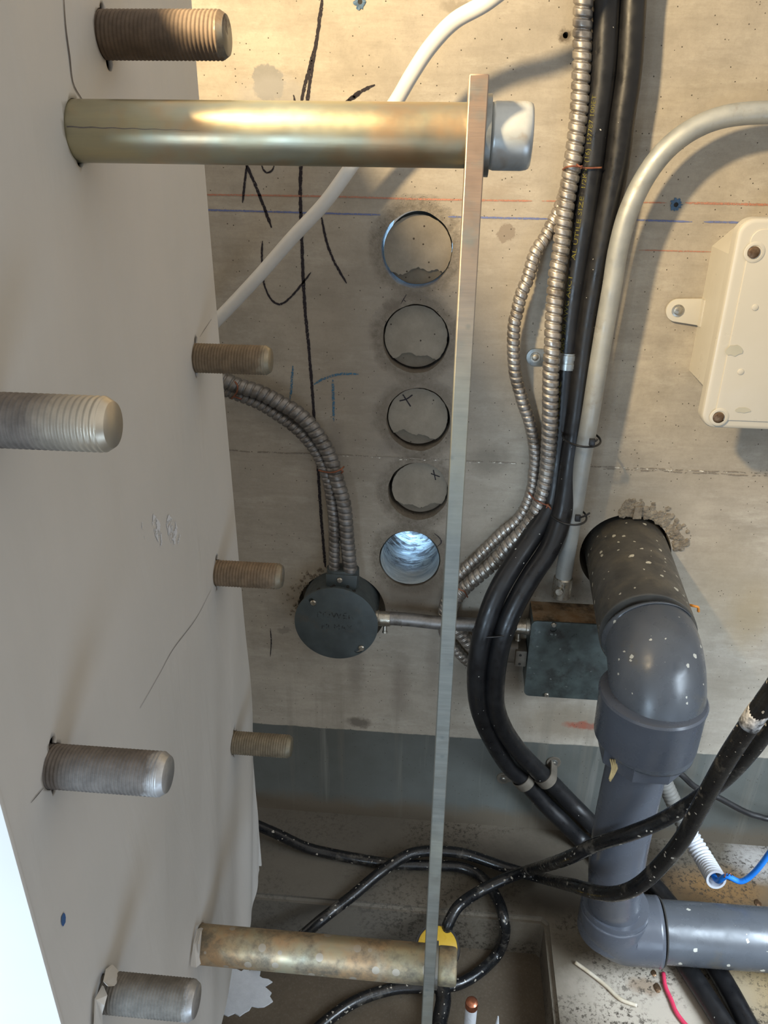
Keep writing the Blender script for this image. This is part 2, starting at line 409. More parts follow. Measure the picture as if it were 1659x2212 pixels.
s = concrete('concrete_floor', floor=True, colA=(.145, .122, .092), colB=(.10, .085, .064))
c = s.c; p = s.p
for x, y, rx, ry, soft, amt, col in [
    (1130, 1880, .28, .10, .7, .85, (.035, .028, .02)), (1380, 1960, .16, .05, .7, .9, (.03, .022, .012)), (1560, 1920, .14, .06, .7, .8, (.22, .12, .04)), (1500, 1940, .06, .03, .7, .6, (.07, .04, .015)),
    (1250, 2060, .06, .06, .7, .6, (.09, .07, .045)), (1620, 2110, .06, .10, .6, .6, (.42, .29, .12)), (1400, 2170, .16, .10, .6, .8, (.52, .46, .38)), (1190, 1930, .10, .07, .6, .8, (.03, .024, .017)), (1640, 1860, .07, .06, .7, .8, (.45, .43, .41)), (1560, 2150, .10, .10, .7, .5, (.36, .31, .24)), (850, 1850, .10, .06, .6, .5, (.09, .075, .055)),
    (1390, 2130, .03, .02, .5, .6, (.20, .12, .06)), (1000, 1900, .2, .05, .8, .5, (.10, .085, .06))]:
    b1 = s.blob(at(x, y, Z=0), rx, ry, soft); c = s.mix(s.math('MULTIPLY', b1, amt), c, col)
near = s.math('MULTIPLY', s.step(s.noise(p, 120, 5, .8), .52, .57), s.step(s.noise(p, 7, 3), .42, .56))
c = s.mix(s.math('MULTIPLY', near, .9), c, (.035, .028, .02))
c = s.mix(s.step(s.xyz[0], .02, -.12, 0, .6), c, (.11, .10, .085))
s.bump(s.h, .0015, .8)
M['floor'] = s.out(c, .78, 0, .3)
s = concrete('concrete_pit', floor=True, colA=(.11, .085, .058), colB=(.085, .066, .046))
sp = s.math('MULTIPLY', s.step(s.noise(s.p, 60, 5, .8), .62, .67), .8)
s.bump(s.h, .001, .7)
M['pit'] = s.out(s.mix(sp, s.c, (.05, .04, .03)), .7, 0, .3)

def core_mat(name, a, b):
    s = NT(name); p = s.pos()
    c = s.mix(s.step(s.noise(p, 30, 7, .7), .35, .65), a, b)
    k = s.math('MULTIPLY', s.math('LESS_THAN', s.vor(p, 90), .13), s.math('GREATER_THAN', s.sep(s.vor(p, 90, 'Color'))[0], .7))
    c = s.mix(k, c, (.05, .04, .03)); s.bump(s.noise(p, 200, 5), .0006)
    return s.out(c, .85, 0, .2)
M['core'] = core_mat('core_face', (.27, .235, .185), (.21, .18, .14)); M['core_dark'] = core_mat('core_broken', (.13, .11, .085), (.16, .14, .11))
def bore():
    s = NT('bore_lining'); p = s.pos()
    rip = s.noise(s.mapp(p, (18, 60, 18)), 1, 7, .7, .6)
    c = s.mix(s.step(rip, .35, .6), (.22, .26, .28), (.50, .54, .52))
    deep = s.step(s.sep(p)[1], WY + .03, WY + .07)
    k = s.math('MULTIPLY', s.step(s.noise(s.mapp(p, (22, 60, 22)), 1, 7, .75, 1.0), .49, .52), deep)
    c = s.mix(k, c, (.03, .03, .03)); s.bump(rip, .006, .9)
    return s.out(c, .35, 0, .6)
M['bore'] = bore()

def sheet_mat():
    s = NT('grey_sheet'); p = s.pos(); X, Y, Z = s.sep(p)[:3]
    c = s.mix(s.step(s.noise(p, 4, 4), .35, .65), (.60, .585, .56), (.56, .55, .525))
    c = s.mix(s.math('MULTIPLY', s.step(s.noise(s.mapp(p, (1, 9, 2.5)), 1, 5, .6, .5), .5, .7), .3), c, (.65, .62, .58))
    s.bump(s.noise(s.mapp(p, (1, 20, 5)), 1, 4, .5, .8), .004, .35)
    return s.out(c, .62, 0, .3)
M['sheet'] = sheet_mat()
def ink(name, col, thr=.42, scale=500):
    s = NT(name); p = s.pos(); s.out(col, .8, 0, .1)
    s.put(s.b.inputs['Alpha'], s.step(s.noise(p, scale, 3, .7), thr - .04, thr + .04)); return s.m
M['ink_black'] = ink('marker_black', (.03, .026, .03), .36); M['ink_red'] = ink('chalk_red', (.42, .20, .14), .44, 700)
M['ink_blue'] = ink('chalk_line_blue', (.14, .17, .33), .42, 700); M['ink_chalk'] = ink('chalk_blue', (.06, .16, .26), .47, 500)
M['seam'] = ink('form_seam', (.22, .19, .155), .47, 90); M['seam_light'] = ink('form_seam_light', (.60, .56, .48), .56, 80)

# ------------------------------------------------------------------ setting
WT = .20
wall = box('wall_back', (-1.2, WY, -.12), (1.5, WY + WT, HC + .75), M['wall'])
cuts = []
for i, (cc, r) in enumerate(HC3):
    seg = 72; V = []; Fc = []
    for j, yy in enumerate((WY - .02, WY + WT + .02)):
        for k in range(seg):
            a = 2 * PI * k / seg; rr = r * (1 + .006 * math.sin(5 * a + i) + .005 * math.sin(11 * a + 2 * i))
            V.append((cc.x + rr * math.cos(a), yy, cc.z + rr * math.sin(a) * 1.04))
    Fc = [(k, (k + 1) % seg, seg + (k + 1) % seg, seg + k) for k in range(seg)] + [tuple(range(seg)), tuple(range(seg, 2 * seg))]
    o = mesh('cutter', V, Fc, smooth=False); fixn(o); cuts.append(o)
for cen, r, d in ((STUB + Vector((-.004, 0, .003)), .0725, .12), (REC, .077, .05), (W(1222, 76), .0035, .03)):
    cuts.append(lathe('cutter', [(-.02, r), (d, r)], cen, (0, 1, 0), seg=64))
cut(wall, cuts); tag(wall, kind='structure')
wall.data.shade_flat()

slab = mesh('floor', [], []); bpy.data.objects.remove(slab)
XS, YS = .211, .947
b = bmesh.new()
poly = [(-1.2, YS), (XS - .006, YS), (XS, YS - .006), (XS, -1.2), (1.5, -1.2), (1.5, WY), (-1.2, WY)]
vs = [b.verts.new((x, y, 0)) for x, y in poly]; f = b.faces.new(vs)
r_ = bmesh.ops.extrude_face_region(b, geom=[f]); bmesh.ops.translate(b, vec=(0, 0, -.12), verts=[e for e in r_['geom'] if isinstance(e, bmesh.types.BMVert)])
bmesh.ops.recalc_face_normals(b, faces=b.faces)
bmesh.ops.bevel(b, geom=[e for e in b.edges if all(abs(v.co.z) < 1e-5 for v in e.verts) and all(v.co.y < YS + .001 and v.co.x < XS + .001 for v in e.verts)], offset=.008, segments=3, affect='EDGES')
me = bpy.data.meshes.new('floor'); b.to_mesh(me); b.free(); floor = link('floor', me, M['floor']); tag(floor, kind='structure')
pit = box('floor_pit', (-1.2, -1.2, -.16), (XS + .005, YS + .005, -.090), M['pit']); pit.name = 'floor_lower'; tag(pit, kind='structure')

def stroke(name, pts, wpx, mat, jit=.25, parent=wall, y0=.0006, smooth=True):
    "a hand drawn line lying on the wall, in pixels of the photograph; wpx = width"
    P = [W(x, y) for x, y in pts]
    wid = wpx / F * 1.18
    Q, L = catmull(P, .0025); V = []; Fc = []
    for i, q in enumerate(Q):
        t = (Q[min(i + 1, len(Q) - 1)] - Q[max(i - 1, 0)]).normalized(); n = Vector((-t.z, 0, t.x))
        e = min(1, .35 + i / 6, .35 + (len(Q) - 1 - i) / 6)
        for sg in (-1, 1): V.append(q + n * sg * wid / 2 * e * (1 + jit * (rnd.random() - .5) * 2) + Vector((0, -y0, 0)))
    Fc = [(2 * i, 2 * i + 1, 2 * i + 3, 2 * i + 2) for i in range(len(Q) - 1)]
    o = mesh(name, V, Fc, mat); o.parent = parent; return o
def strokes(name, lst, mat, **kw):
    os_ = [stroke(name, p_, w_, mat, **kw) for p_, w_ in lst]; return merge(os_[0], os_[1:])
strokes('marker_drawing', [
    ([(697, -10), (688, 60), (680, 110), (673, 150), (663, 225), (656, 300), (650, 360), (649, 430), (652, 520), (655, 600), (660, 680), (668, 760), (675, 850), (680, 920), (686, 990), (690, 1060), (695, 1130), (703, 1225)], 6.5),
    ([(676, 110), (668, 150), (657, 190), (650, 228)], 6), ([(810, 183), (780, 197), (755, 215), (735, 232), (720, 250)], 6), ([(785, 196), (762, 212), (748, 220)], 6),
    ([(528, 345), (560, 420), (587, 492)], 6), ([(533, 358), (524, 438)], 5), ([(565, 350), (568, 365), (577, 373), (588, 368), (594, 352)], 3.5),
    ([(567, 520), (566, 560), (570, 610), (585, 645), (605, 657), (630, 640), (655, 610), (672, 588)], 4), ([(694, 466), (705, 520), (722, 565), (749, 612)], 5),
    ([(584, 1357), (586, 1385), (584, 1418)], 2.5), ([(634, 205), (640, 232)], 5)], M['ink_black'])
strokes('pencil_mark', [([(878, 636), (872, 646), (866, 656)], 2.5), ([(871, 646), (877, 652)], 2.5), ([(938, 1152), (950, 1162), (953, 1172), (945, 1180)], 2.5)], M['ink_black'])
strokes('chalk_letter', [([(633, 790), (630, 830), (627, 862)], 5), ([(675, 832), (700, 818), (735, 808), (775, 808)], 5), ([(719, 820), (720, 860), (721, 910)], 5.5)], M['ink_chalk'])
strokes('red_line', [([(400, 420), (700, 424), (900, 430), (1150, 434)], 3.2), ([(1170, 434), (1440, 438)], 2.6), ([(1478, 438), (1700, 443)], 4), ([(1380, 540), (1540, 544)], 2.2)], M['ink_red'])
strokes('blue_line', [([(400, 452), (822, 464)], 3.2), ([(968, 468), (1190, 473)], 3.6), ([(1372, 475), (1495, 479)], 3.2), ([(1520, 479), (1700, 482)], 3.6)], M['ink_blue'])
zz = lambda x0, x1, dy=0: [(x, 975 + (x - 500) * .0432 + dy + rnd.uniform(-1.2, 1.2)) for x in range(x0, x1 + 1, 40)]
strokes('seam_line', [(zz(460, 1700, -2), 3), (zz(1300, 1700, 3), 3)], M['seam'], jit=.5)
strokes('seam_light', [(zz(740, 1160), 2.2), (zz(1270, 1600, -1), 3)], M['seam_light'], jit=.5, y0=.0009)

# rough lining of the open hole (light from outside shows it)
def lining(cen, r0, y0, y1, parent):
    seg, n = 96, 60; V = []
    for j in range(n + 1):
        t = j / n; yy = y0 + (y1 - y0) * t
        for k in range(seg):
            a = 2 * PI * k / seg
            d = .0010 * math.sin(3 * a + 31 * t) + .0012 * math.sin(7 * a - 17 * t + 3) * t + (.004 * t) * math.sin(2 * a + 9 * t) + .0012 * rnd.random() * t
            rr = r0 - .0016 - max(0, d) - (.010 * max(0, t - .5) * (1 + math.sin(4 * a + 20 * t)))
            V.append((cen.x + rr * math.cos(a), yy, cen.z + rr * math.sin(a) * 1.03))
    Fc = [(j * seg + k, j * seg + (k + 1) % seg, (j + 1) * seg + (k + 1) % seg, (j + 1) * seg + k) for j in range(n) for k in range(seg)]
    return mesh('bore_lining', V, Fc, M['bore'], None)
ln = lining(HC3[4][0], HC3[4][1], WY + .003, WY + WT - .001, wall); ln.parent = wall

# loose concrete cores left standing in four of the holes
def core(i, dx, dz, r, front, length, seed, label, marks=()):
    cc, rh = HC3[i]; g = random.Random(seed); cen = Vector((cc.x + dx, WY + front, cc.z + dz))
    t = thing('concrete_core', label, 'concrete core', cen, 'cut concrete cores left in the drilled holes')
    lathe('core_body', [(0.0045, r * .985), (.006, r), (length, r)], cen, (0, 1, 0), M['core_dark'], t, seg=64)
    # front skin whose lower edge has broken away
    P = []; n = 90; zc = -.62 * r
    for k in range(n):
        a = 2 * PI * k / n; rr = r * (1 - .02 * g.random() * (1 if g.random() > .6 else .2)); x, z = rr * math.cos(a), rr * math.sin(a)
        lim = zc + .10 * r * math.sin(3.1 * x / r + seed) + .05 * r * math.sin(9 * x / r + 2 * seed) + .03 * r * g.uniform(-1, 1)
        if z < lim: z = lim
        P.append((x, z))
    Q = [P[0]]
    for q in P[1:]:
        if (Vector(q) - Vector(Q[-1])).length > .0009: Q.append(q)
    prism('core_face', Q, cen, (1, 0, 0), (0, 0, 1), (0, 1, 0), .006, M['core'], t)
    if marks:
        os_ = []
        for p_, w_ in marks:
            pts = [at(x, y, Y=cen.y - .0005) for x, y in p_]; wid = w_ / F * 1.2; Qp, _ = catmull(pts, .002); V = []
            for j, q in enumerate(Qp):
                tt = (Qp[min(j + 1, len(Qp) - 1)] - Qp[max(j - 1, 0)]).normalized(); nn = Vector((-tt.z, 0, tt.x))
                V += [q + nn * wid / 2, q - nn * wid / 2]
            os_.append(mesh('ink_cross', V, [(2 * j, 2 * j + 1, 2 * j + 3, 2 * j + 2) for j in range(len(Qp) - 1)], M['ink_black'], None))
        m_ = merge(os_[0], os_[1:]); keep(m_, t)
    return t
core(0, .0009, -.0013, .0480, .012, .05, 1, 'round concrete core with dark centre dot in the topmost wall hole')
core(1, -.0004, .0000, .0468, .013, .18, 2, 'round unmarked concrete core in the second wall hole from the top')
core(2, -.0008, .0002, .0462, .012, .18, 3, 'concrete core with an inked X at its upper left, third wall hole down', [([(870, 852), (887, 878)], 3), ([(863, 866), (878, 862), (891, 853)], 3)])
core(3, .0018, .0006, .0450, .012, .18, 5, 'concrete core with an inked cross at its upper right, just above the lit hole', [([(936, 1015), (941, 1037)], 2.6), ([(931, 1023), (950, 1030)], 2.6)])

# rough mortar round the drain opening and the recess
def lumps(name, cen, r0, a0, a1, n, size, mat, seed, flat=.5):
    g = random.Random(seed); b = bmesh.new()
    for k in range(n):
        a = math.radians(g.uniform(a0, a1)); rr = r0 + g.uniform(0, .03) ** 1.0 * g.random(); sz = size * g.uniform(.4, 1.2)
        res = bmesh.ops.create_icosphere(b, subdivisions=2, radius=sz)
        for v in res['verts']:
            v.co += Vector((g.uniform(-1, 1), g.uniform(-1, 1), g.uniform(-1, 1))) * sz * .25; v.co.y *= flat; v.co += Vector((cen.x + rr * math.cos(a), WY, cen.z + rr * math.sin(a)))
    me = bpy.data.meshes.new(name); b.to_mesh(me); b.free(); o = link(name, me, mat); o.parent = wall; return o
tag(lumps('mortar_rim', STUB, .076, 10, 105, 170, .0055, M['mortar'], 3), kind='stuff')
tag(lumps('recess_rim', REC, .0775, 95, 190, 60, .0026, M['mortar'], 5), kind='stuff')
prism('mortar_chip', [(0, 0), (.013, .001), (.012, .022), (.001, .021)], W(1366, 1113) + Vector((0, -.006, -.004)), (1, 0, 0), (0, 0, 1), (0, 1, 0), .008, M['mortar']).parent = wall

# ------------------------------------------------------------------ column wrapped in grey sheet
PX = -.258; YN, YF = .328, .860; ZB = HC - 1.045; ZT = HC + .140
col_ = thing('wrapped_column', 'big pale grey column wrapped in smooth sheet, filling the left side', 'column', (PX - .15, .6, 0))
box('column_core', (-.62, YN + .03, ZB + .04), (PX - .012, YF - .012, ZT - .01), M['hole'], col_)
box('column_foot', (-.56, YN + .1, -.09), (-.36, YF - .1, ZB + .041), M['hole'], col_)
ny, nz = 110, 240; V = []; Fc = []
def fold(y, z):
    "gentle buckles of the sheet, stronger near its lower far corner"
    d = .0011 * math.sin(9 * y + 2.2 * z) + .0008 * math.sin(21 * y - 7 * z + 1)
    low = max(0, min(1, (ZB + .55 - z) / .55)); far = max(0, min(1, (y - .45) / .4))
    d += low * far * (.0055 * math.sin(34 * (y - .25 * (z - ZB)) + 1.0) + .0030 * math.sin(70 * (y - .35 * (z - ZB))))
    return d
for j in range(nz + 1):
    for i in range(ny + 1):
        y = YN + (YF - YN) * i / ny
        t = j / nz
        zlow = ZB + .006 * math.sin(14 * y) - (.02 * max(0, (y - .75) / .11)) - .028 * max(0, min(1, (.70 - y) / .09))
        z = ZT + (zlow - ZT) * t
        V.append((PX + fold(y, z), y, z))
Fc = [(j * (ny + 1) + i, j * (ny + 1) + i + 1, (j + 1) * (ny + 1) + i + 1, (j + 1) * (ny + 1) + i) for j in range(nz) for i in range(ny)]
base = len(V)
# return faces of the wrap: towards the wall, on top and towards the camera
def quad(a, b_, c_, d_):
    k = len(V); V.extend([a, b_, c_, d_]); Fc.append((k, k + 1, k + 2, k + 3))
sheet = mesh('sheet', V, Fc, M['sheet'], None); fixn(sheet)
if sheet.data.polygons[0].normal.x < 0:
    b = bmesh.new(); b.from_mesh(sheet.data); bmesh.ops.reverse_faces(b, faces=b.faces); b.to_mesh(sheet.data); b.free()
md = sheet.modifiers.new('s', 'SOLIDIFY'); md.thickness = .003; md.offset = -1
dg = bpy.context.evaluated_depsgraph_get(); me = bpy.data.meshes.new_from_object(sheet.evaluated_get(dg)); sheet.modifiers.clear(); sheet.data = me
sheet.data.shade_smooth(); sheet.data.set_sharp_from_angle(angle=.8)
box('sheet_front', (-.62, YN - .0005, ZB - .03), (PX + .001, YN + .0035, ZT), M['sheet'], col_, bev=.001)
box('sheet_back', (-.62, YF - .003, ZB - .010), (PX - .002, YF - .0005, ZT), M['sheet'], col_)
box('sheet_top', (-.62, YN, ZT - .003), (PX + .0005, YF, ZT + .0005), M['sheet'], col_)

STUDS = [  # y, z (relative to camera), radius, length, pitch, slit above/below, material args
    ((.637, .058), .0160, .090, .0030, -1, 'topmost rusty threaded stud, projecting from the column above the upper sleeve', (.14, .10, .07), (.26, .25, .22), .95),
    ((.390, -.146), .0155, .078, .0035, 0, 'thick stud with shiny coarse thread, cut off by the left edge of the photo', (.17, .145, .125), (.58, .52, .42), .45),
    ((.772, -.213), .0150, .077, .0030, 1, 'rusty threaded stud beside the flexible conduits, top one of the far column of three', (.20, .145, .09), (.36, .32, .24), .86),
    ((.772, -.467), .0153, .077, .0035, 1, 'rusty threaded stud left of the round junction box, middle one of the far column', (.23, .165, .105), (.32, .28, .21), .90),
    ((.772, -.723), .0150, .077, .0032, 1, 'threaded stud in front of the painted band, lowest one of the far column', (.23, .19, .13), (.30, .27, .2), .88),
    ((.390, -.398), .0152, .080, .0027, 1, 'dull stud with a polished tip and hooked slit above, lower left of the photo', (.15, .13, .115), (.55, .55, .55), .84),
    ((.390, -.645), .0158, .076, .0027, -1, 'stud in torn sheet at the bottom edge of the photo, under the lower sleeve', (.17, .155, .135), (.50, .50, .50), .88)]
def slot(y, z, r, up, name='cutter'):
    P = []
    for k in range(40):
        a = 2 * PI * k / 40; P.append((r * math.cos(a), r * math.sin(a)))
    return P
cuts = []
for (yz, r, L, pitch, up, *_) in STUDS:
    y, z = yz; z += HC
    cuts.append(lathe('cutter', [(-.03, r * 1.03), (.03, r * 1.03)], (PX, y, z), (1, 0, 0), seg=40))
    if up: cuts.append(lathe('cutter', [(-.03, r * .34), (.03, r * .34)], (PX, y + (.004 if up > 0 else .002), z + up * r * 1.08), (1, 0, 0), seg=24))
    if up: cuts.append(lathe('cutter', [(-.03, r * .25), (.03, r * .25)], (PX, y - (.005 if up > 0 else -.002), z - up * r * 1.0), (1, 0, 0), seg=20))
T1 = (.570, -.004); T2 = (.583, -.856)
for (y, z), r in ((T1, .0195), (T2, .0215)):
    cuts.append(lathe('cutter', [(-.03, r * 1.02), (.03, r * 1.02)], (PX, y, z + HC), (1, 0, 0), seg=48))
    cuts.append(lathe('cutter', [(-.03, r * .3), (.03, r * .3)], (PX, y - .003, z + HC - r * .85), (1, 0, 0), seg=20))
cut(sheet, cuts); keep(sheet, col_)

def strokes_panel(pts, wpx, mat, name):
    P = [at(x, y, X=PX + .004) for x, y in pts]; Q, _ = catmull(P, .003); V = []
    Q = [Vector((PX + fold(q.y, q.z) + .0006, q.y, q.z)) for q in Q]
    for i, q in enumerate(Q):
        t = (Q[min(i + 1, len(Q) - 1)] - Q[max(i - 1, 0)]).normalized(); n = Vector((0, -t.z, t.y)); e = .4 + .6 * min(i, len(Q) - 1 - i) / (len(Q) / 2)
        V += [q + n * wpx * e, q - n * wpx * e]
    return mesh(name, V, [(2 * i, 2 * i + 1, 2 * i + 3, 2 * i + 2) for i in range(len(Q) - 1)], mat, None)
M['slit'] = simple('slit_dark', (.10, .085, .08), (.16, .14, .13), .8, 0, 200)
M['bluemark'] = simple('blue_mark', (.03, .10, .30), (.05, .12, .25), .6, 0, 200)
a_ = [strokes_panel([(147, -10), (152, 60), (160, 120), (168, 180), (188, 216)], .0010, M['slit'], 'slit'),
      strokes_panel([(505, 1208), (490, 1232)], .0003, M['slit'], 'slit'), strokes_panel([(466, 690), (440, 728)], .0003, M['slit'], 'slit'),
      strokes_panel([(462, 1275), (430, 1335), (380, 1400), (350, 1455), (310, 1530)], .0004, M['slit'], 'slit'), strokes_panel([(108, 1702), (80, 1735)], .0005, M['slit'], 'slit')]
keep(merge(a_[0], a_[1:]), col_)
keep(strokes_panel([(149, 1977), (153, 1998)], .0045, M['bluemark'], 'blue_mark'), col_)
M['scuff'] = ink('white_scuff', (.66, .68, .72), .5, 90)
a_ = [strokes_panel([(312, 1128), (318, 1165)], .002, M['scuff'], 'scuff'), strokes_panel([(333, 1115), (345, 1145), (352, 1178)], .008, M['scuff'], 'scuff'), strokes_panel([(365, 1120), (378, 1150), (392, 1165)], .012, M['scuff'], 'scuff')]
keep(merge(a_[0], a_[1:]), col_)
# torn flaps of the sheet at the lower stud and sleeve
def flap(pts, name='torn_flap', lift=.006):
    P = [at(x, y, X=PX + .003 + l * lift) for x, y, l in pts]
    n = len(P); V = P + [p_ + Vector((-.0015, .0005, 0)) for p_ in P]
    Fc = [tuple(range(n)), tuple(range(n, 2 * n))[::-1]] + [(k, (k + 1) % n, n + (k + 1) % n, n + k) for k in range(n)]
    o = mesh(name, V, Fc, M['sheet'], None, smooth=False); fixn(o); return o
a_ = [flap([(255, 2096, 0), (262, 2104, 1), (257, 2118, 1.2), (247, 2130, 1.5), (234, 2131, 1.5), (226, 2122, 1), (232, 2095, 0), (245, 2085, 0)]),
      flap([(224, 2130, 0), (232, 2150, 1), (226, 2172, 1), (221, 2190, .6), (222, 2230, 0), (205, 2230, 0), (208, 2160, 0)]),
      flap([(440, 2003, 0), (436, 2012, 1), (430, 2040, 1.2), (431, 2068, 1.2), (434, 2082, 1.5), (424, 2090, 1), (414, 2088, 0), (420, 2040, 0), (428, 2008, 0)])]
keep(merge(a_[0], a_[1:]), col_)

# ------------------------------------------------------------------ threaded studs
def stud(yz, r, L, pitch, up, label, rust, clean, tip0):
    y, z = yz; z += HC; d = pitch * .22; L0 = .02
    n = int((L + L0) / pitch * 10); seg = 64; V = []; Fc = []
    ch = .0045
    for i in range(n + 1):
        x = -L0 + (L + L0) * i / n
        for k in range(seg):
            a = 2 * PI * k / seg; ph = (x / pitch + k / seg) % 1; tri = abs(ph - .5) * 2
            rr = r - d * (1 - min(1, tri * 1.25))
            if x > L - ch: rr = min(rr, r - (x - (L - ch)) * .65)
            V.append((x, rr * math.cos(a), rr * math.sin(a)))
    Fc = [(i * seg + k, i * seg + (k + 1) % seg, (i + 1) * seg + (k + 1) % seg, (i + 1) * seg + k) for i in range(n) for k in range(seg)]
    Fc.append(tuple(range(n * seg, (n + 1) * seg)))
    me = bpy.data.meshes.new('threaded_stud'); me.from_pydata(V, [], Fc); me.update(); me.shade_smooth(); me.polygons[-1].use_smooth = False
    o = link('threaded_stud', me, stud_mat('stud_steel', L, rust, clean, tip0)); fixn(o); me.set_sharp_from_angle(angle=1.0)
    o.location = (PX, y, z); tag(o, label, 'threaded stud', 'threaded studs standing out of the wrapped column'); return o
for q in STUDS: stud(*q)

# ------------------------------------------------------------------ sleeves, screws and the flat bar
def knurl(name, A, r, L, mat, parent, n=150):
    "socket head: knurled cylinder with a rounded rim and a hexagon socket"
    seg = n * 2; prof = [(0, r * .93, 0), (.0006, r * .97, 0), (.0018, r * .985, 0), (.0028, r, 1), (L - .006, r, 1), (L - .0045, r * .995, 0), (L - .002, r * .97, 0), (L - .0006, r * .93, 0), (L, r * .87, 0), (L, r * .42, 0), (L - .01, r * .40, 0)]
    V = []; Fc = []
    for h, rr, kn in prof:
        for k in range(seg):
            a = 2 * PI * k / seg; q = rr - (.00022 if (k % 2 and kn) else 0)
            if rr < r * .5: q = rr * 1.0 / max(math.cos((a % (PI / 3)) - PI / 6), .5) * .87
            V.append(Vector(A) + Vector((h, q * math.cos(a), q * math.sin(a))))
    Fc = [(i * seg + k, i * seg + (k + 1) % seg, (i + 1) * seg + (k + 1) % seg, (i + 1) * seg + k) for i in range(len(prof) - 1) for k in range(seg)]
    Fc += [tuple(range(seg)), tuple(range((len(prof) - 1) * seg, len(prof) * seg))]
    o = mesh(name, V, Fc, mat, parent); fixn(o); o.data.set_sharp_from_angle(angle=.9); return o
BX0, BX1 = .0035, .0155
def sleeve(yz, r, label, mat):
    y, z = yz; z += HC; L = BX0 - PX + .012
    return tag(lathe('spacer_sleeve', [(0, r * .86), (0, r), (L, r), (L, r * .8), (0, r * .8)], (PX - .012, y, z), (1, 0, 0), mat, seg=96, close=False), label, 'sleeve', 'long steel sleeves between column and bar')
s1 = sleeve(T1, .0195, 'clean yellowish zinc-plated steel sleeve, upper one, running from column to bar', M['brass_zinc'])
s2 = sleeve(T2, .0215, 'stained paint-spotted steel sleeve near the floor, lower one of the two', M['brass_zinc_dirty'])
# seam scratch on the upper sleeve
def scratch():
    y0, z0, r = T1[0], T1[1] + HC, .0197; V = []
    for i in range(41):
        x = PX + .002 + .088 * i / 40; a = math.radians(8 - 4 * i / 40 + .6 * math.sin(i)); hw = .0004 * (1 - i / 44)
        for sg in (-1, 1):
            b_ = a + sg * hw / r; V.append((x, y0 - r * math.cos(b_), z0 + r * math.sin(b_)))
    o = mesh('seam_scratch', V, [(2 * i, 2 * i + 1, 2 * i + 3, 2 * i + 2) for i in range(40)], M['slit']); o.parent = s1
scratch()
def screw_set(yz, r, hl, label, mat):
    y, z = yz; z += HC
    t = thing('socket_screw', label, 'screw', (BX1, y, z), 'socket head screws through the flat bar')
    lathe('washer', [(0, r * .6), (0, r * 1.20), (.0034, r * 1.20), (.0036, r * 1.15), (.0036, r * .6)], (BX1, y, z), (1, 0, 0), M['lug'], t, seg=80)
    knurl('screw_head', (BX1 + .0036, y, z), r, hl, mat, t)
    lathe('screw_shank', [(0, r * .62), (.265, r * .62)], (BX1 + .001, y, z), (-1, 0, 0), M['screw'], t, seg=32)
    return t
screw_set(T1, .0205, .0265, 'clean knurled socket head screw with washer, on the upper end of the bar', M['cap'])
screw_set(T2, .0205, .0210, 'dirty socket head screw near the floor in front of the yellow lid', M['brass_zinc_dirty'])
# flat bar seen edge-on, with two bolt holes
bar = box('flat_bar', (BX0, .545, HC - 1.02), (BX1, .635, HC + .030), M['bar'], bev=.0007, seg=1)
cut(bar, [lathe('cutter', [(-.02, .0142), (.05, .0142)], (BX0, y, z + HC), (1, 0, 0), seg=40) for y, z in (T1, T2)])
tag(bar, 'long upright flat steel bar seen edge-on in the middle of the photo', 'steel bar')

# ------------------------------------------------------------------ white hose
tag(sweep('plastic_hose', off([(1250, -420, .16), (1215, -210, .16), (1140, -75, .155), (1058, 0, .14), (982, 45, .125), (930, 100, .11), (890, 160, .10), (856, 218, .09), (800, 300, .08), (755, 365, .075), (700, 440, .07), (630, 515, .065), (560, 595, .06), (480, 680, .055), (400, 760, .05)]), .0088, M['hose'], seg=28),
    'white plastic hose crossing the wall diagonally behind the upper sleeve', 'hose')

# ------------------------------------------------------------------ flexible metal conduits
def flex(name, P, r, pitch, label, mat, depth=.21, helix=1, group='flexible metal conduits'):
    def prof(s_, a):
        f = (s_ / pitch + helix * a / (2 * PI)) % 1
        d_ = min(f, 1 - f); g_ = max(0., 1 - d_ / .20)
        return 1 - depth * g_ * (2 - g_) * .9 - .10 * depth * ((f - .5) * 2) ** 2
    o = sweep(name, P, r, mat, seg=28, step=pitch / 14, prof=prof)
    return tag(o, label, 'flexible conduit', group)
A = [(1300, -430, .040), (1268, -80, .040), (1260, 0, .036), (1258, 80, .034), (1256, 150, .034), (1250, 250, .034), (1237, 353, .034), (1221, 450, .034), (1210, 550, .036), (1202, 600, .040), (1195, 700, .048), (1193, 750, .052), (1190, 800, .052), (1188, 900, .044), (1186, 950, .038), (1183, 1000, .034), (1176, 1050, .034),
     (1161, 1099, .036), (1137, 1139, .038), (1099, 1179, .038), (1064, 1218, .038), (1022, 1254, .038), (995, 1280, .036), (975, 1312, .030), (973, 1338, .026), (984, 1356, .024), (1002, 1376, .022), (1022, 1399, .022), (1055, 1418, .024), (1092, 1426, .028)]
flex('flexible_conduit', off(A), .0118, .0112, 'thicker bright ribbed metal conduit hanging against the black cables', M['flex'])
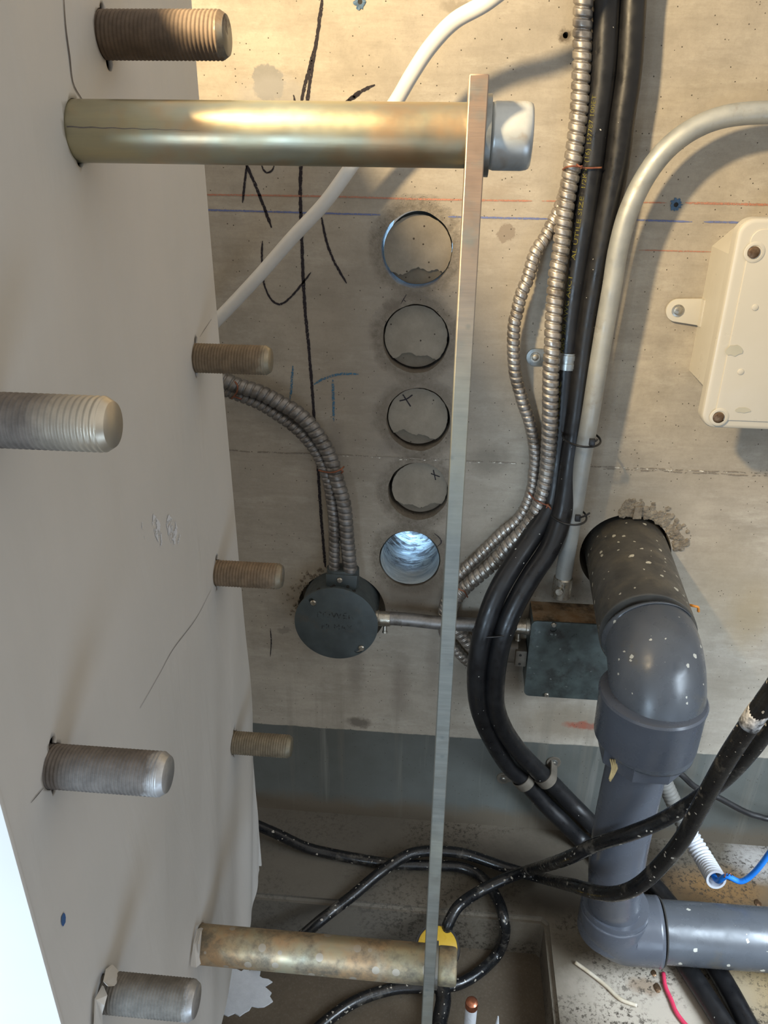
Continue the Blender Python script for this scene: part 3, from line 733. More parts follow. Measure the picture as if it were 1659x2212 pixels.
B = [(1262, 150, .012), (1256, 250, .012), (1243, 330, .012), (1226, 400, .012), (1209, 450, .013), (1199, 471, .014), (1192, 485, .016), (1176, 516, .022), (1162, 536, .026), (1152, 558, .030), (1140, 602, .036), (1130, 625, .038), (1122, 650, .038), (1117, 675, .038), (1111, 700, .038), (1109, 749, .036), (1112, 799, .032), (1117, 824, .028),
     (1124, 849, .026), (1131, 874, .024), (1140, 898, .022), (1147, 923, .020), (1152, 948, .018), (1155, 973, .018), (1156, 998, .017), (1153, 1023, .017), (1151, 1048, .018), (1142, 1080, .020), (1130, 1107, .022), (1112, 1130, .022), (1087, 1150, .022), (1044, 1192, .022), (1004, 1230, .022), (982, 1256, .022),
     (962, 1300, .016), (956, 1350, .012), (966, 1382, .012), (982, 1399, .012), (998, 1418, .012), (1018, 1434, .012), (1050, 1446, .014), (1092, 1450, .018)]
flex('flexible_conduit', off(B), .0092, .0094, 'thinner ribbed metal conduit bowing out to the left of the thick one', M['flex'], .2)
Cc = [(425, 800, .045), (470, 816, .042), (495, 825, .040), (520, 835, .038), (560, 847, .036), (600, 867, .034), (635, 887, .034), (665, 912, .034), (690, 945, .034), (710, 980, .034), (722, 1015, .036), (732, 1050, .037), (742, 1085, .038), (747, 1125, .038), (750, 1165, .038), (754, 1205, .038), (757, 1240, .038)]
flex('flexible_conduit', off(Cc), .0118, .0110, 'thick dull ribbed conduit arching down to the round box, outer of two', M['flex_dark'], .17)
Dd = [(425, 828, .028), (470, 838, .028), (492, 846, .028), (530, 860, .028), (565, 875, .028), (600, 897, .028), (635, 922, .028), (660, 946, .028), (682, 975, .028), (699, 1010, .030), (709, 1040, .032), (716, 1080, .034), (721, 1125, .036), (722, 1175, .038), (722, 1240, .038)]
flex('flexible_conduit', off(Dd), .0092, .0092, 'slimmer ribbed conduit under the thick one, inner of the pair into the round box', M['flex_dark'], .2)

# ------------------------------------------------------------------ heavy black cables
E = [(1352, -430, .034), (1318, -80, .034), (1311, 0, .032), (1303, 150, .030), (1290, 260, .028), (1278, 360, .026), (1262, 480, .024), (1244, 600, .022), (1231, 700, .022), (1222, 800, .022), (1214, 900, .022), (1205, 1000, .024), (1190, 1090, .036), (1148, 1160, .055), (1107, 1222, .080), (1075, 1278, .100), (1052, 1338, .115),
     (1037, 1397, .120), (1030, 1457, .115), (1033, 1516, .100), (1047, 1564, .080), (1071, 1612, .055), (1099, 1655, .032), (1129, 1683, .022), (1174, 1733, .022), (1215, 1774, .030)]
Fk = [(1418, -430, .034), (1375, -80, .034), (1367, 0, .032), (1358, 150, .032), (1343, 260, .032), (1331, 360, .032), (1309, 480, .032), (1287, 600, .032), (1270, 700, .032), (1257, 800, .032), (1244, 900, .034), (1231, 1000, .040), (1216, 1100, .052), (1190, 1179, .070), (1147, 1246, .090), (1111, 1310, .108), (1090, 1362, .118),
      (1076, 1417, .118), (1069, 1477, .110), (1071, 1528, .095), (1089, 1576, .075), (1121, 1622, .050), (1159, 1662, .030), (1195, 1695, .022), (1232, 1733, .022), (1262, 1763, .030)]
rc = .0160
def on_floor(pts, z): return [at(x, y, Z=z) for x, y in pts]
pe = off(E) + on_floor([(1258, 1817), (1310, 1866), (1350, 1908), (1395, 1964), (1440, 2025), (1472, 2071), (1520, 2145), (1563, 2212), (1640, 2330)], .017)
pf = off(Fk) + on_floor([(1318, 1822), (1365, 1866), (1412, 1912), (1460, 1970), (1500, 2020), (1534, 2072), (1575, 2140), (1614, 2212), (1680, 2330)], .017)
ce = sweep('power_cable', pe, rc, M['cable'], seg=32, step=.006); cf = sweep('power_cable', pf, rc, M['cable'], seg=32, step=.006)
tag(ce, 'heavy black power cable with yellow print, left one of the pair down the wall', 'cable', 'heavy black power cables')
tag(cf, 'heavy black power cable without print, right one of the pair beside the steel conduit', 'cable', 'heavy black power cables')
# yellow print wrapped on the left cable
def cable_text(txt, path, r, y_from, y_to, size, side, mat, parent):
    Q, L = catmull(path, .004); T, N = frames(Q)
    cu = bpy.data.curves.new('t', 'FONT'); cu.body = txt; cu.size = size; cu.resolution_u = 2
    ot = bpy.data.objects.new('t', cu); COL.objects.link(ot); dg_ = bpy.context.evaluated_depsgraph_get(); dg_.update()
    me_ = bpy.data.meshes.new_from_object(ot.evaluated_get(dg_)); bpy.data.objects.remove(ot)
    s0, s1 = y_from, y_to; wd = max(v.co.x for v in me_.vertices); V = []
    for v in me_.vertices:
        s_ = s0 + (s1 - s0) * v.co.x / wd; k = max(0, min(len(Q) - 2, int(s_ / L * (len(Q) - 1)))); f_ = s_ / L * (len(Q) - 1) - k
        q = Q[k].lerp(Q[k + 1], f_); t_ = T[k]
        u = Vector((0, -1, 0)); u = (u - t_ * u.dot(t_)).normalized(); v_ = t_.cross(u)   # u to the camera side
        a = side + (v.co.y - size * .35) / r
        V.append(q + (u * math.cos(a) + v_ * math.sin(a)) * (r + .00025))
    o = mesh('printed_text', V, [tuple(p_.vertices) for p_ in me_.polygons], mat, None, smooth=False); keep(o, parent) if parent.type == 'EMPTY' else setattr(o, 'parent', parent)
    return o
Qe, Le = catmull(pe, .004)
def s_at(ypix):
    best = min(range(len(Qe)), key=lambda i: abs((lambda v: 1106 + F * v.dot(DV) / v.dot(FW))(Qe[i] - CAM) - ypix) if Qe[i].y > 1.0 and i < len(Qe) * .75 else 1e9); return best / (len(Qe) - 1) * Le
for txt, ya, yb in (('157787 100ET', 314, 205), ('1/2KV  (16)', 410, 322), ('AL UTILE SIZE', 560, 425), ('7005 2/0 AWG ARCT', 760, 590), ('VW 600V SUN RES 3/C', 1000, 820)):
    cable_text(txt, pe, rc, s_at(ya), s_at(yb), .0085, .62, M['yellow_ink'], ce)

# ------------------------------------------------------------------ steel conduit with the long bend
pm = [at(1215, 1262, Y=1.105), at(1222, 1215, Y=1.105), at(1241, 1100, Y=1.102), at(1257, 1000, Y=1.098), at(1275, 900, Y=1.098), at(1291, 800, Y=1.096), at(1306, 710, Y=1.095), at(1322, 620, Y=1.094),
      at(1335, 540, Y=1.093), at(1356, 462, Y=1.093), at(1392, 385, Y=1.093), at(1440, 322, Y=1.093), at(1500, 277, Y=1.093), at(1570, 251, Y=1.093), at(1659, 243, Y=1.093), at(1760, 247, Y=1.093), at(2200, 268, Y=1.093)]
t = thing('steel_conduit', 'galvanised steel conduit rising from the square box and bending off to the right', 'conduit', (.197, 1.10, .57))
sweep('conduit_pipe', pm, .0129, M['emt'], t, seg=32)
axd = (pm[1] - pm[0]).normalized()
lathe('set_screw_connector', [(-.024, .0125), (-.022, .0155), (-.002, .0155), (.012, .0150), (.014, .0125)], pm[0], axd, M['screw'], t, seg=36)
lathe('connector_screw', [(0, .0065), (.004, .0065), (.006, .0055), (.006, .002)], pm[0] + Vector((-.006, -.014, -.004)), (-.2, -1, .1), M['screw'], t, seg=20)

# ------------------------------------------------------------------ round junction box
def screw(name, cen, r, n, mat, parent, h=.004):
    n = Vector(n).normalized()
    o = lathe(name, [(0, r * .9), (.0004, r), (h * .6, r), (h, r * .7)], cen, n, mat, parent, seg=24)
    u = Vector((1, 0, 1)).normalized() if abs(n.x) < .9 else Vector((0, 1, 1)).normalized(); v = n.cross(u).normalized(); u = v.cross(n)
    sl = []
    for d, e in ((u, v), (v, u)):
        c0 = Vector(cen) + n * (h + .00015); V = [c0 + d * r * .5 * a + e * r * .10 * b_ for a, b_ in ((-1, -1), (1, -1), (1, 1), (-1, 1))]
        sl.append(mesh('screw_slot', V, [(0, 1, 2, 3)], M['hole'], None, False))
    q = merge(sl[0], sl[1:])
    q.parent = o
    if parent is not None: q.matrix_parent_inverse = Matrix.Translation(-Vector(parent.location))
    return o
YR = 1.088
t = thing('round_junction_box', 'round dark grey junction box with disc cover, half sunk in the wall', 'junction box', RB)
cR = Vector((RB.x, YR, RB.z))
bodyR = lathe('box_body', [(0, .065), (.088, .065)], cR, (0, 1, 0), M['box_grey'], t, seg=64)
def disc(r, a_from, n=72):
    return [(r * math.cos(2 * PI * k / n), r * math.sin(2 * PI * k / n)) for k in range(n)]
cov = prism('cover', disc(.070, 0), cR, (1, 0, 0), (0, 0, 1), (0, -1, 0), .003, M['box_grey'], None, bev=.0008)
cuts = []
pq = at(678, 1297, Y=YR); cuts.append(lathe('cutter', [(-.01, .004), (.004, .004)], pq + Vector((-.004, 0, .002)), (0, 1, 0), seg=20))
pq2 = at(771, 1404, Y=YR)
for k in range(3): cuts.append(lathe('cutter', [(-.01, .0042), (.003 + k * .0005, .0042)], pq2 + Vector((.003 * k, 0, .001 * k)), (0, 1, 0), seg=20))
cut(cov, cuts); keep(cov, t); cov.data.set_sharp_from_angle(angle=.6)
for (x, y) in ((677, 1301), (781, 1399)): screw('cover_screw', at(x, y, Y=YR - .003), .0052, (0, -1, 0), M['screw'], t)
for a in (118, 97, 64):   # knockout holes in the side
    a = math.radians(a); n_ = Vector((math.cos(a), 0, math.sin(a))); c_ = cR + Vector((0, .012, 0)) + n_ * .0645
    lathe('side_hole', [(0, .0035), (.0009, .0035)], c_, n_, M['hole'], t, seg=20)
# twin strap connector on top
cz = RB.z + .062
pl = at(722, 1235, Y=WY - .038); pr = at(756, 1235, Y=WY - .038)
P = []
cx = (pl.x + pr.x) / 2 + .001; yc = WY - .034
def capsule(hw, r, n=12): 
    q = []
    for k in range(n + 1): a = -PI / 2 + PI * k / n; q.append((hw + r * math.cos(a), r * math.sin(a)))
    for k in range(n + 1): a = PI / 2 + PI * k / n; q.append((-hw + r * math.cos(a), r * math.sin(a)))
    return q
z0 = RB.z + .0585
tc = prism('strap_connector', capsule(.0125, .0145), (cx, yc, z0), (1, 0, 0), (0, 1, 0), (0, 0, 1), .033, M['box_grey'], t, bev=.001)
prism('strap_plate', [(-.020, 0), (.018, 0), (.024, .012), (.026, .032), (-.026, .032), (-.026, .012)], (cx, yc - .0143, z0 - .004), (1, 0, 0), (0, 0, 1), (0, -1, 0), .0022, M['box_grey'], t, bev=.0006)
screw('strap_screw', (cx - .003, yc - .0165, z0 + .019), .0048, (0, -1, 0), M['screw'], t)
for dx in (-.013, .010): lathe('strap_hole', [(0, .0028), (.0006, .0028)], (cx + dx, yc - .0165, z0 + .007), (0, -1, 0), M['hole'], t, seg=16)
# faint writing on the disc
def flat_text(txt, cen, size, mat, parent, name='handwriting', rot=0, shear=0):
    cu = bpy.data.curves.new('t', 'FONT'); cu.body = txt; cu.size = size; cu.align_x = 'CENTER'; cu.resolution_u = 2; cu.space_character = 1.1
    ot = bpy.data.objects.new('t', cu); COL.objects.link(ot); dg_ = bpy.context.evaluated_depsgraph_get(); dg_.update()
    me_ = bpy.data.meshes.new_from_object(ot.evaluated_get(dg_)); bpy.data.objects.remove(ot)
    c_, s_ = math.cos(rot), math.sin(rot)
    V = [(cen[0] + v.co.x * c_ - v.co.y * s_, cen[1], cen[2] + v.co.x * s_ + v.co.y * c_) for v in me_.vertices]
    o = mesh(name, V, [tuple(p_.vertices) for p_ in me_.polygons], mat, None, smooth=False); keep(o, parent); return o
M['faint'] = ink('faint_ink', (.035, .035, .035), .52, 300)
flat_text('POWER', (cR.x - .001, YR - .0033, cR.z + .012), .017, M['faint'], t)
flat_text('FR MAX', (cR.x + .001, YR - .0033, cR.z - .010), .014, M['faint'], t)

# ------------------------------------------------------------------ square junction box
SX0, SX1, SZ0, SZ1, SY = .1525, .300, HC - .868, HC - .716, 1.088
t = thing('square_junction_box', 'square grey-green steel junction box with rusty top behind the drain elbow', 'junction box', ((SX0 + SX1) / 2, WY, SZ0))
box('box_body', (SX0 + .002, SY + .002, SZ0 + .003), (SX1 - .002, WY - .0005, SZ1 - .002), M['box_green'], t, bev=.003)
box('rusty_top', (SX0 + .003, SY + .003, SZ1 - .0025), (SX1 - .003, WY - .0005, SZ1 - .0012), M['box_rust'], t)
cov = prism('cover', rrect(SX0, SZ0, SX1, SZ1, .010), (0, SY + .002, 0), (1, 0, 0), (0, 0, 1), (0, -1, 0), .0026, M['box_green'], None, bev=.0006)
cut(cov, [lathe('cutter', [(-.01, .0055), (.0018, .0055)], at(1195, 1359, Y=SY), (0, 1, 0), seg=24)]); keep(cov, t); cov.data.set_sharp_from_angle(angle=.6)
lathe('cover_hole', [(0, .0054), (.0003, .0054)], at(1195, 1359, Y=SY) + Vector((0, .0022, 0)), (0, -1, 0), M['hole'], t, seg=24)
for x, y in ((1196, 1349), (1180, 1500)): screw('cover_screw', at(x, y, Y=SY - .001), .0042, (0, -1, 0), M['screw'], t)
# connector for the flexible conduits on its left side
zc_ = HC - .803
prism('strap_connector', capsule(.010, .013), (SX0 - .040, 1.125, zc_), (0, 0, 1), (0, 1, 0), (1, 0, 0), .026, M['lug_dusty'], t, bev=.001)
box('connector_plate', (SX0 - .018, 1.107, zc_ - .020), (SX0 + .001, 1.141, zc_ + .012), M['lug_dusty'], t, bev=.002)
screw('strap_screw', (SX0 - .034, 1.111, zc_ - .010), .004, (0, -1, 0), M['screw'], t)
for dz in (.004, -.014): lathe('connector_hole', [(0, .0024), (.0006, .0024)], (SX0 - .010, 1.1072, zc_ + dz), (0, -1, 0), M['hole'], t, seg=16)

# short conduit joining the two boxes
za = HC - .747
t = thing('steel_conduit', 'short dusty steel conduit joining the round box to the square box', 'conduit', (0, 1.12, za))
y_ = 1.113
sweep('conduit_pipe', [Vector((-.104, y_, za + .003)), Vector((-.05, y_, za + .003)), Vector((0, y_, za)), Vector((.06, y_, za)), Vector((.135, y_, za + .001))], .0116, M['flex_dark'], t, seg=28)
for x0, d, in ((-.106, 1), (SX0 + .001, -1)):
    lathe('set_screw_connector', [(0, .0140), (.006, .0140), (.007, .0128), (.026, .0128), (.027, .0118)], (x0, y_, za + .002), (d, 0, 0), M['screw'], t, seg=32)
    lathe('connector_screw', [(0, .0035), (.008, .0035), (.009, .0045), (.012, .0045)], (x0 + d * .018, y_ - .004, za - .010), (0, -.35, -1), M['screw'], t, seg=18)

# ------------------------------------------------------------------ drain pipe
t = thing('drain_pipe', 'large dark grey plastic drain pipe coming out of the wall, turning down to the floor', 'pipe', (.31, .9, 0))
PYB = .85
top = at(1373, 1720, Y=PYB); bx = top.x + .004; px_ = top.x - .004
bend = Vector((bx, PYB, STUB.z - .005))
sweep('stub_pipe', [STUB + Vector((0, .10, .004)), STUB, Vector((bx - .004, .93, STUB.z - .003))], .0655, M['pvc_dirty'], t, seg=72)
arc = [Vector((bx - .004, .935, STUB.z - .003)), Vector((bx - .003, .925, STUB.z - .005))]
R_ = .068; zE = STUB.z - .005
for k in range(0, 10):
    a = PI / 2 * k / 9; arc.append(Vector((bx - .002, PYB + R_ - R_ * math.sin(a), zE - R_ + R_ * math.cos(a))))
zc2 = top.z + .055
elb = arc + [Vector((bx - .004, PYB, zE - R_ - .05))]
sweep('elbow', elb, lambda s_, L_: .0618 + .0022 * math.exp(-((s_ - .004) / .004) ** 2), M['pvc'], t, seg=72, step=.003)
zt = at(1420, 1562, Y=PYB - .07).z
lathe('reducer_collar', [(0, .0620), (.001, .0675), (.004, .0695), (.009, .0690), (.012, .0680), (.072, .0672), (.075, .0655), (.076, .055)], (px_, PYB, zt - .008), (0, 0, -1), M['pvc_clean'], t, seg=72)
hexp = [(.0605 * math.cos(a) / max(.87, 1), .0605 * math.sin(a)) for a in [PI / 8 + PI / 4 * k for k in range(8)]]
prism('reducer_bushing', hexp, (px_, PYB, zt - .083), (1, 0, 0), (0, 1, 0), (0, 0, -1), .030, M['pvc_clean'], t, bev=.002)
PB = at(1320, 2003, Z=.085)
sweep('vertical_pipe', [Vector((px_ - .002, PYB, zt - .075)), Vector((px_ - .005, PYB, .3)), Vector((PB.x + .001, PB.y + .004, PB.z + .03))], .0405, M['pvc_clean'], t, seg=64)
lathe('elbow_socket', [(0, .042), (.0008, .0515), (.004, .0525), (.065, .0525)], (PB.x, PB.y + .003, PB.z + .058), (0, 0, -1), M['pvc_clean'], t, seg=64)
arc = []
for k in range(0, 10):
    a = PI / 2 * k / 9; arc.append(Vector((PB.x + .03 - .03 * math.cos(a), PB.y + .001, PB.z + .028 - .03 * math.sin(a))))
sweep('floor_elbow', [Vector((PB.x, PB.y + .002, PB.z + .045))] + arc + [Vector((PB.x + .075, PB.y, PB.z))], .0530, M['pvc_clean'], t, seg=64)
sweep('horizontal_pipe', [Vector((PB.x + .05, PB.y, PB.z)), Vector((PB.x + .40, PB.y + .004, PB.z)), Vector((PB.x + .75, PB.y + .008, PB.z))], .0475, M['pvc'], t, seg=64)
lathe('joint_gap', [(0, .0480), (0, .0522), (.0022, .0518), (.0022, .0480)], (PB.x + .0752, PB.y, PB.z), (1, 0, 0), M['hole'], t, seg=64)
# bits caught on the pipe
fo = at(1496, 1308, Y=.985)
tag(sweep('foam_scrap', [fo + Vector((-.006, -.002, .002)), fo + Vector((0, -.008, .004)), fo + Vector((.006, -.006, .001)), fo + Vector((.008, -.004, -.006)), fo + Vector((.011, .002, -.010))], .0018, M['orange'], seg=10, step=.002), 'small curl of orange foam caught at the elbow joint', 'scrap')
so = at(1324, 1655, Y=PYB - .035)
tuft = [sweep('straw_tuft', [so + Vector((dx, 0, .012)), so + Vector((dx * .6 + .001, -.004, 0)), so + Vector((dx * .3 - .002, -.006, -.022 + abs(dx)))], .0011, M['straw'], seg=6, step=.004) for dx in (-.005, -.002, .001, .004, .006)]
tag(merge(tuft[0], tuft[1:]), 'small tuft of straw stuck under the reducer collar', 'scrap')

# ------------------------------------------------------------------ beige weatherproof box on the right
t = thing('enclosure_box', 'beige plastic enclosure with screwed lid on the wall, cut off by the right edge', 'electrical box', (.45, WY, HC - .36))
bx0, bz0, bz1 = .346, HC - .345, HC - .105; ch = .034; bx1 = .60
poly = [(bx0 + ch, bz0), (bx1 - ch, bz0), (bx1, bz0 + ch), (bx1, bz1 - ch), (bx1 - ch, bz1), (bx0 + ch, bz1), (bx0, bz1 - ch), (bx0, bz0 + ch)]
prism('box_body', poly, (0, WY, 0), (1, 0, 0), (0, 0, 1), (0, -1, 0), .088, M['box_plain'], t, bev=.002)
lid = prism('lid', rrect(bx0 - .004, bz0 - .016, bx1 + .004, bz1 + .012, .020, 8), (0, WY - .086, 0), (1, 0, 0), (0, 0, 1), (0, -1, 0), .020, M['box_plain'], t, bev=.006, seg=4)
LY = WY - .106
prism('lid_panel', rrect(bx0 + .012, bz0 - .004, bx1 - .012, bz1 + .000, .014, 8), (0, LY + .0005, 0), (1, 0, 0), (0, 0, 1), (0, -1, 0), .0022, M['box_plain'], t, bev=.0015, seg=3)
for x, y in ((1628, 545), (1552, 901)):
    c_ = at(x, y, Y=LY - .002)
    lathe('screw_recess', [(0, .0125), (.0006, .0125), (.0010, .0118), (.0010, .0085), (0, .0082)], c_ + Vector((.001, .0005, 0)), (0, -1, 0), M['box_plain'], t, seg=36)
    screw('lid_screw', c_, .0072, (0, -1, 0), M['screw_brown'], t, h=.002)
for x, y in ((1631, 664), (1600, 803)): lathe('lid_pip', [(0, .0042), (.001, .0038), (.0016, .002)], at(x, y, Y=LY - .0015), (0, -1, 0), M['box_plain'], t, seg=20)
M['patch'] = simple('old_glue', (.44, .42, .34), (.40, .385, .31), .5)
for x, y, rx, rz in ((1586, 757, .011, .007), (1605, 886, .010, .0035)):
    c_ = at(x, y, Y=LY - .0022); P = [(rx * (1 + .12 * math.sin(5 * k)) * math.cos(2 * PI * k / 14), rz * (1 + .15 * math.sin(3 * k)) * math.sin(2 * PI * k / 14)) for k in range(14)]
    prism('glue_patch', P, c_, (1, 0, 0), (0, 0, 1), (0, -1, 0), .0003, M['patch'], t)
lc = W(1462, 669)
P = [(.030, -.020)] + [(-.001 + .016 * math.cos(a), .016 * math.sin(a)) for a in [math.radians(270 - 15 * k) for k in range(13)]] + [(.030, .017)]
lg = prism('mounting_lug', P, lc + Vector((.001, -.002, 0)), (1, 0, 0), (0, 0, 1), (0, -1, 0), .004, M['box_plain'], t, bev=.0012)
prism('lug_web', [(0, -.020), (.012, -.022), (.012, .018), (0, .017)], lc + Vector((.030, -.0005, 0)), (1, 0, 0), (0, 0, 1), (0, -1, 0), .016, M['box_plain'], t, bev=.002)
lathe('lug_washer', [(0, .0085), (.001, .0085), (.0014, .006)], lc + Vector((0, -.006, 0)), (0, -1, 0), M['screw'], t, seg=28)
screw('lug_screw', lc + Vector((0, -.007, 0)), .0058, (0, -1, 0), M['screw'], t, h=.002)

# ------------------------------------------------------------------ pipe straps and clips
def strap(P, wid, thick, mat, parent, name):
    "band of sheet metal through points P (flat profile), width across wid vector"
    Q, _ = catmull(P, .003); V = []; wv = Vector(wid)
    n = len(Q)
    for i, q in enumerate(Q):
        tt = (Q[min(i + 1, n - 1)] - Q[max(i - 1, 0)]).normalized(); nn = tt.cross(wv).normalized() * thick / 2
        V += [q - wv / 2 - nn, q + wv / 2 - nn, q + wv / 2 + nn, q - wv / 2 + nn]
    Fc = [(4 * i + k, 4 * i + (k + 1) % 4, 4 * i + 4 + (k + 1) % 4, 4 * i + 4 + k) for i in range(n - 1) for k in range(4)] + [(0, 1, 2, 3), tuple(range(4 * n - 4, 4 * n))]
    o = mesh(name, V, Fc, mat, parent, False); fixn(o); o.data.shade_smooth(); o.data.set_sharp_from_angle(angle=.5); return o
sc = W(1156, 771); cc_ = at(1227, 776, Y=WY - .022)
t = thing('pipe_strap', 'bright zinc one-hole strap holding the black cable to the wall beside the conduits', 'strap', sc)
P = [(.030, -.012)] + [(.013 * math.cos(a), .013 * math.sin(a)) for a in [math.radians(270 - 15 * k) for k in range(13)]] + [(.030, .012)]
prism('strap_tab', P, sc + Vector((0, -.0003, 0)), (1, 0, 0), (0, 0, 1), (0, -1, 0), .0018, M['lug'], t, bev=.0005)
hoop = [Vector((cc_.x - .026, WY - .002, cc_.z)), Vector((cc_.x - .018, WY - .004, cc_.z))] + [Vector((cc_.x - .0178 * math.cos(a), cc_.y - .0178 * math.sin(a), cc_.z)) for a in [math.radians(10 + 16 * k) for k in range(11)]]
st = strap(hoop, (0, 0, .024), .0016, M['lug'], t, 'strap_hoop')
for dz in (-.006, .006): strap([h_ + (Vector((h_.x - cc_.x, h_.y - cc_.y, 0)).normalized() * .0012 if i > 1 else Vector((0, -.001, 0))) + Vector((0, 0, dz)) for i, h_ in enumerate(hoop)], (0, 0, .007), .0016, M['lug'], t, 'strap_rib')
lathe('strap_washer', [(0, .0075), (.0015, .0072)], sc + Vector((0, -.002, 0)), (0, -1, 0), M['screw'], t, seg=24)
screw('strap_screw', sc + Vector((0, -.0034, 0)), .0045, (0, -1, 0), M['screw'], t, h=.002)

def clip(scr, around, tdir, label, seed):
    "dusty clip: tab on the wall and a half hoop over a sloping cable"
    t_ = thing('cable_clip', label, 'clip', scr, 'dusty clips fixing the black cables low on the wall')
    lathe('clip_tab', [(0, .0135), (.0018, .0130)], scr + Vector((0, -.0005, 0)), (0, -1, 0), M['lug_dusty'], t_, seg=28)
    tv = Vector(tdir).normalized(); side = tv.cross(Vector((0, -1, 0))).normalized()
    if (scr - around).dot(side) < 0: side = -side
    pts = [scr + Vector((0, -.003, 0)) * 1.0, around + side * .021 + Vector((0, .016, 0))] + [around + side * .0182 * math.cos(a) + Vector((0, -.0182 * math.sin(a), 0)) for a in [math.radians(12 + 17 * k) for k in range(10)]]
    strap(pts, tuple(tv * .019), .002, M['lug_dusty'], t_, 'clip_hoop')
    lathe('clip_washer', [(0, .0075), (.0015, .007)], scr + Vector((0, -.0022, 0)), (0, -1, 0), M['lug'], t_, seg=22)
    screw('clip_screw', scr + Vector((0, -.0036, 0)), .0042, (0, -1, 0), M['screw'], t_, h=.002)
d_ = (at(1174, 1733, Y=WY - .022) - at(1099, 1655, Y=WY - .03)).normalized()
clip(W(1088, 1680), at(1131, 1686, Y=WY - .022), d_, 'dusty metal clip on the left black cable, screw at its left', 1)
clip(W(1196, 1646), at(1178, 1680, Y=WY - .024), d_, 'dusty metal clip on the right black cable, screw above it', 2)

def tie(name, cen, axis, ra, rb, w_, mat, label, extra=(), tag_=True, head=None, cat='cable tie'):
    "narrow loop round one or more runs; ra across, rb towards the wall"
    ax = Vector(axis).normalized(); u = Vector((0, -1, 0)); u = (u - ax * u.dot(ax)).normalized(); v = ax.cross(u)
    P = [Vector(cen) + v * ra * math.cos(a) + u * rb * math.sin(a) for a in [2 * PI * k / 28 for k in range(29)]]
    o = sweep(name, P, w_, mat, seg=8, step=.003, caps=True)
    ex = []
    if head is not None:
        hd = box('h', (-.004, -.003, -.005), (.004, .003, .005), mat, bev=.001); hd.data.transform(Matrix.Translation(Vector(head))); ex.append(hd)
    for e in extra: ex.append(sweep('e', e, w_ * .9, mat, seg=8, step=.003))
    if ex: merge(o, ex)
    return tag(o, label, cat)
g1 = at(1256, 947, Y=WY - .062)
tie('cable_tie', at(1256, 946, Y=WY - .052), (.04, 0, 1), .027, .036, .0016, M['black'], 'black cable tie binding the right cable to the steel conduit, upper one', head=at(1279, 955, Y=WY - .088), extra=[[at(1279, 955, Y=WY - .088), at(1288, 952, Y=WY - .085), at(1291, 948, Y=WY - .084)]])
tie('cable_tie', at(1228, 1112, Y=WY - .050), (.04, 0, 1), .027, .034, .0016, M['black'], 'black cable tie with long loose tail just above the drain stub', head=at(1248, 1119, Y=WY - .075), extra=[[at(1248, 1119, Y=WY - .075), at(1262, 1115, Y=WY - .082), at(1274, 1108, Y=WY - .085)]])
tie('cable_tie', at(1068, 1360, Y=WY - .115), (-.18, 0, 1), .034, .020, .0013, M['black'], 'thin black cable tie round both black cables left of the square box')
def twist(path, label, w_=.0012, extra=()):
    o = sweep('binding_wire', path, w_, M['twist'], seg=8, step=.003)
    if extra: merge(o, [sweep('e', e, w_ * 1.1, M['twist'], seg=8, step=.002) for e in extra])
    return tag(o, label, 'binding wire', 'twists of rusty binding wire')
twist(off([(1216, 366, .035), (1224, 361, .049), (1238, 359, .051), (1250, 360, .050), (1262, 363, .046), (1280, 363, .046), (1300, 362, .044)]), 'copper-coloured wire twisted round the thick conduit beside the upper cable print', extra=[off([(1246, 355, .05), (1252, 360, .054), (1258, 359, .052), (1254, 364, .053)])])
twist(off([(1142, 1064, .030), (1152, 1076, .036), (1164, 1084, .048), (1178, 1090, .052), (1190, 1089, .046)]), 'rusty wire twist round the two right conduits near the drain stub', extra=[off([(1178, 1090, .052), (1186, 1094, .056), (1190, 1100, .056)]), off([(1184, 1090, .054), (1180, 1098, .056)])])
twist(off([(505, 822, .045), (513, 832, .053), (512, 846, .050), (505, 856, .042), (500, 861, .038)]), 'dark wire twist round the left conduits beside the column', extra=[off([(505, 856, .042), (515, 860, .044), (522, 862, .043)])])
twist(off([(688, 1016, .038), (705, 1020, .043), (722, 1020, .049), (736, 1014, .048), (743, 1008, .040)]), 'dark wire twist round the left conduits where they turn downward', extra=[off([(736, 1014, .048), (741, 1018, .048), (737, 1022, .047)])])
twist(off([(985, 1262, .044), (990, 1272, .052), (1003, 1278, .052), (1010, 1290, .040)]), 'wire twist round the two conduits close to the edge of the flat bar')

# ------------------------------------------------------------------ thin black cables on the floor
rt = .0098
def dp(x, y, z): return CAM + ray(x, y) * z        # distance from the camera along its axis
def gr(x, y, z=.012): return at(x, y, Z=z)
g = [(gr(500, 1760, .06)), gr(556, 1783, .045), gr(600, 1802, .035), gr(660, 1830, .02), gr(720, 1845, .012), gr(790, 1858, .011), gr(850, 1866, .012), gr(930, 1869, .012), gr(1000, 1874, .012), gr(1045, 1899, .012), gr(1076, 1945, .013), gr(1088, 1985, .011), at(1090, 2020, Z=-.03), at(1075, 2060, Z=-.077), at(1035, 2100, Z=-.077), at(985, 2127, Z=-.077), at(920, 2132, Z=-.077), at(850, 2136, Z=-.077), at(770, 2162, Z=-.077), at(700, 2210, Z=-.077), at(640, 2270, Z=-.077)]
tag(sweep('rubber_cable', g, rt, M['cable_worn'], seg=20), 'dusty black cable from behind the column that loops on the lower floor', 'cable', 'thin black rubber cables')
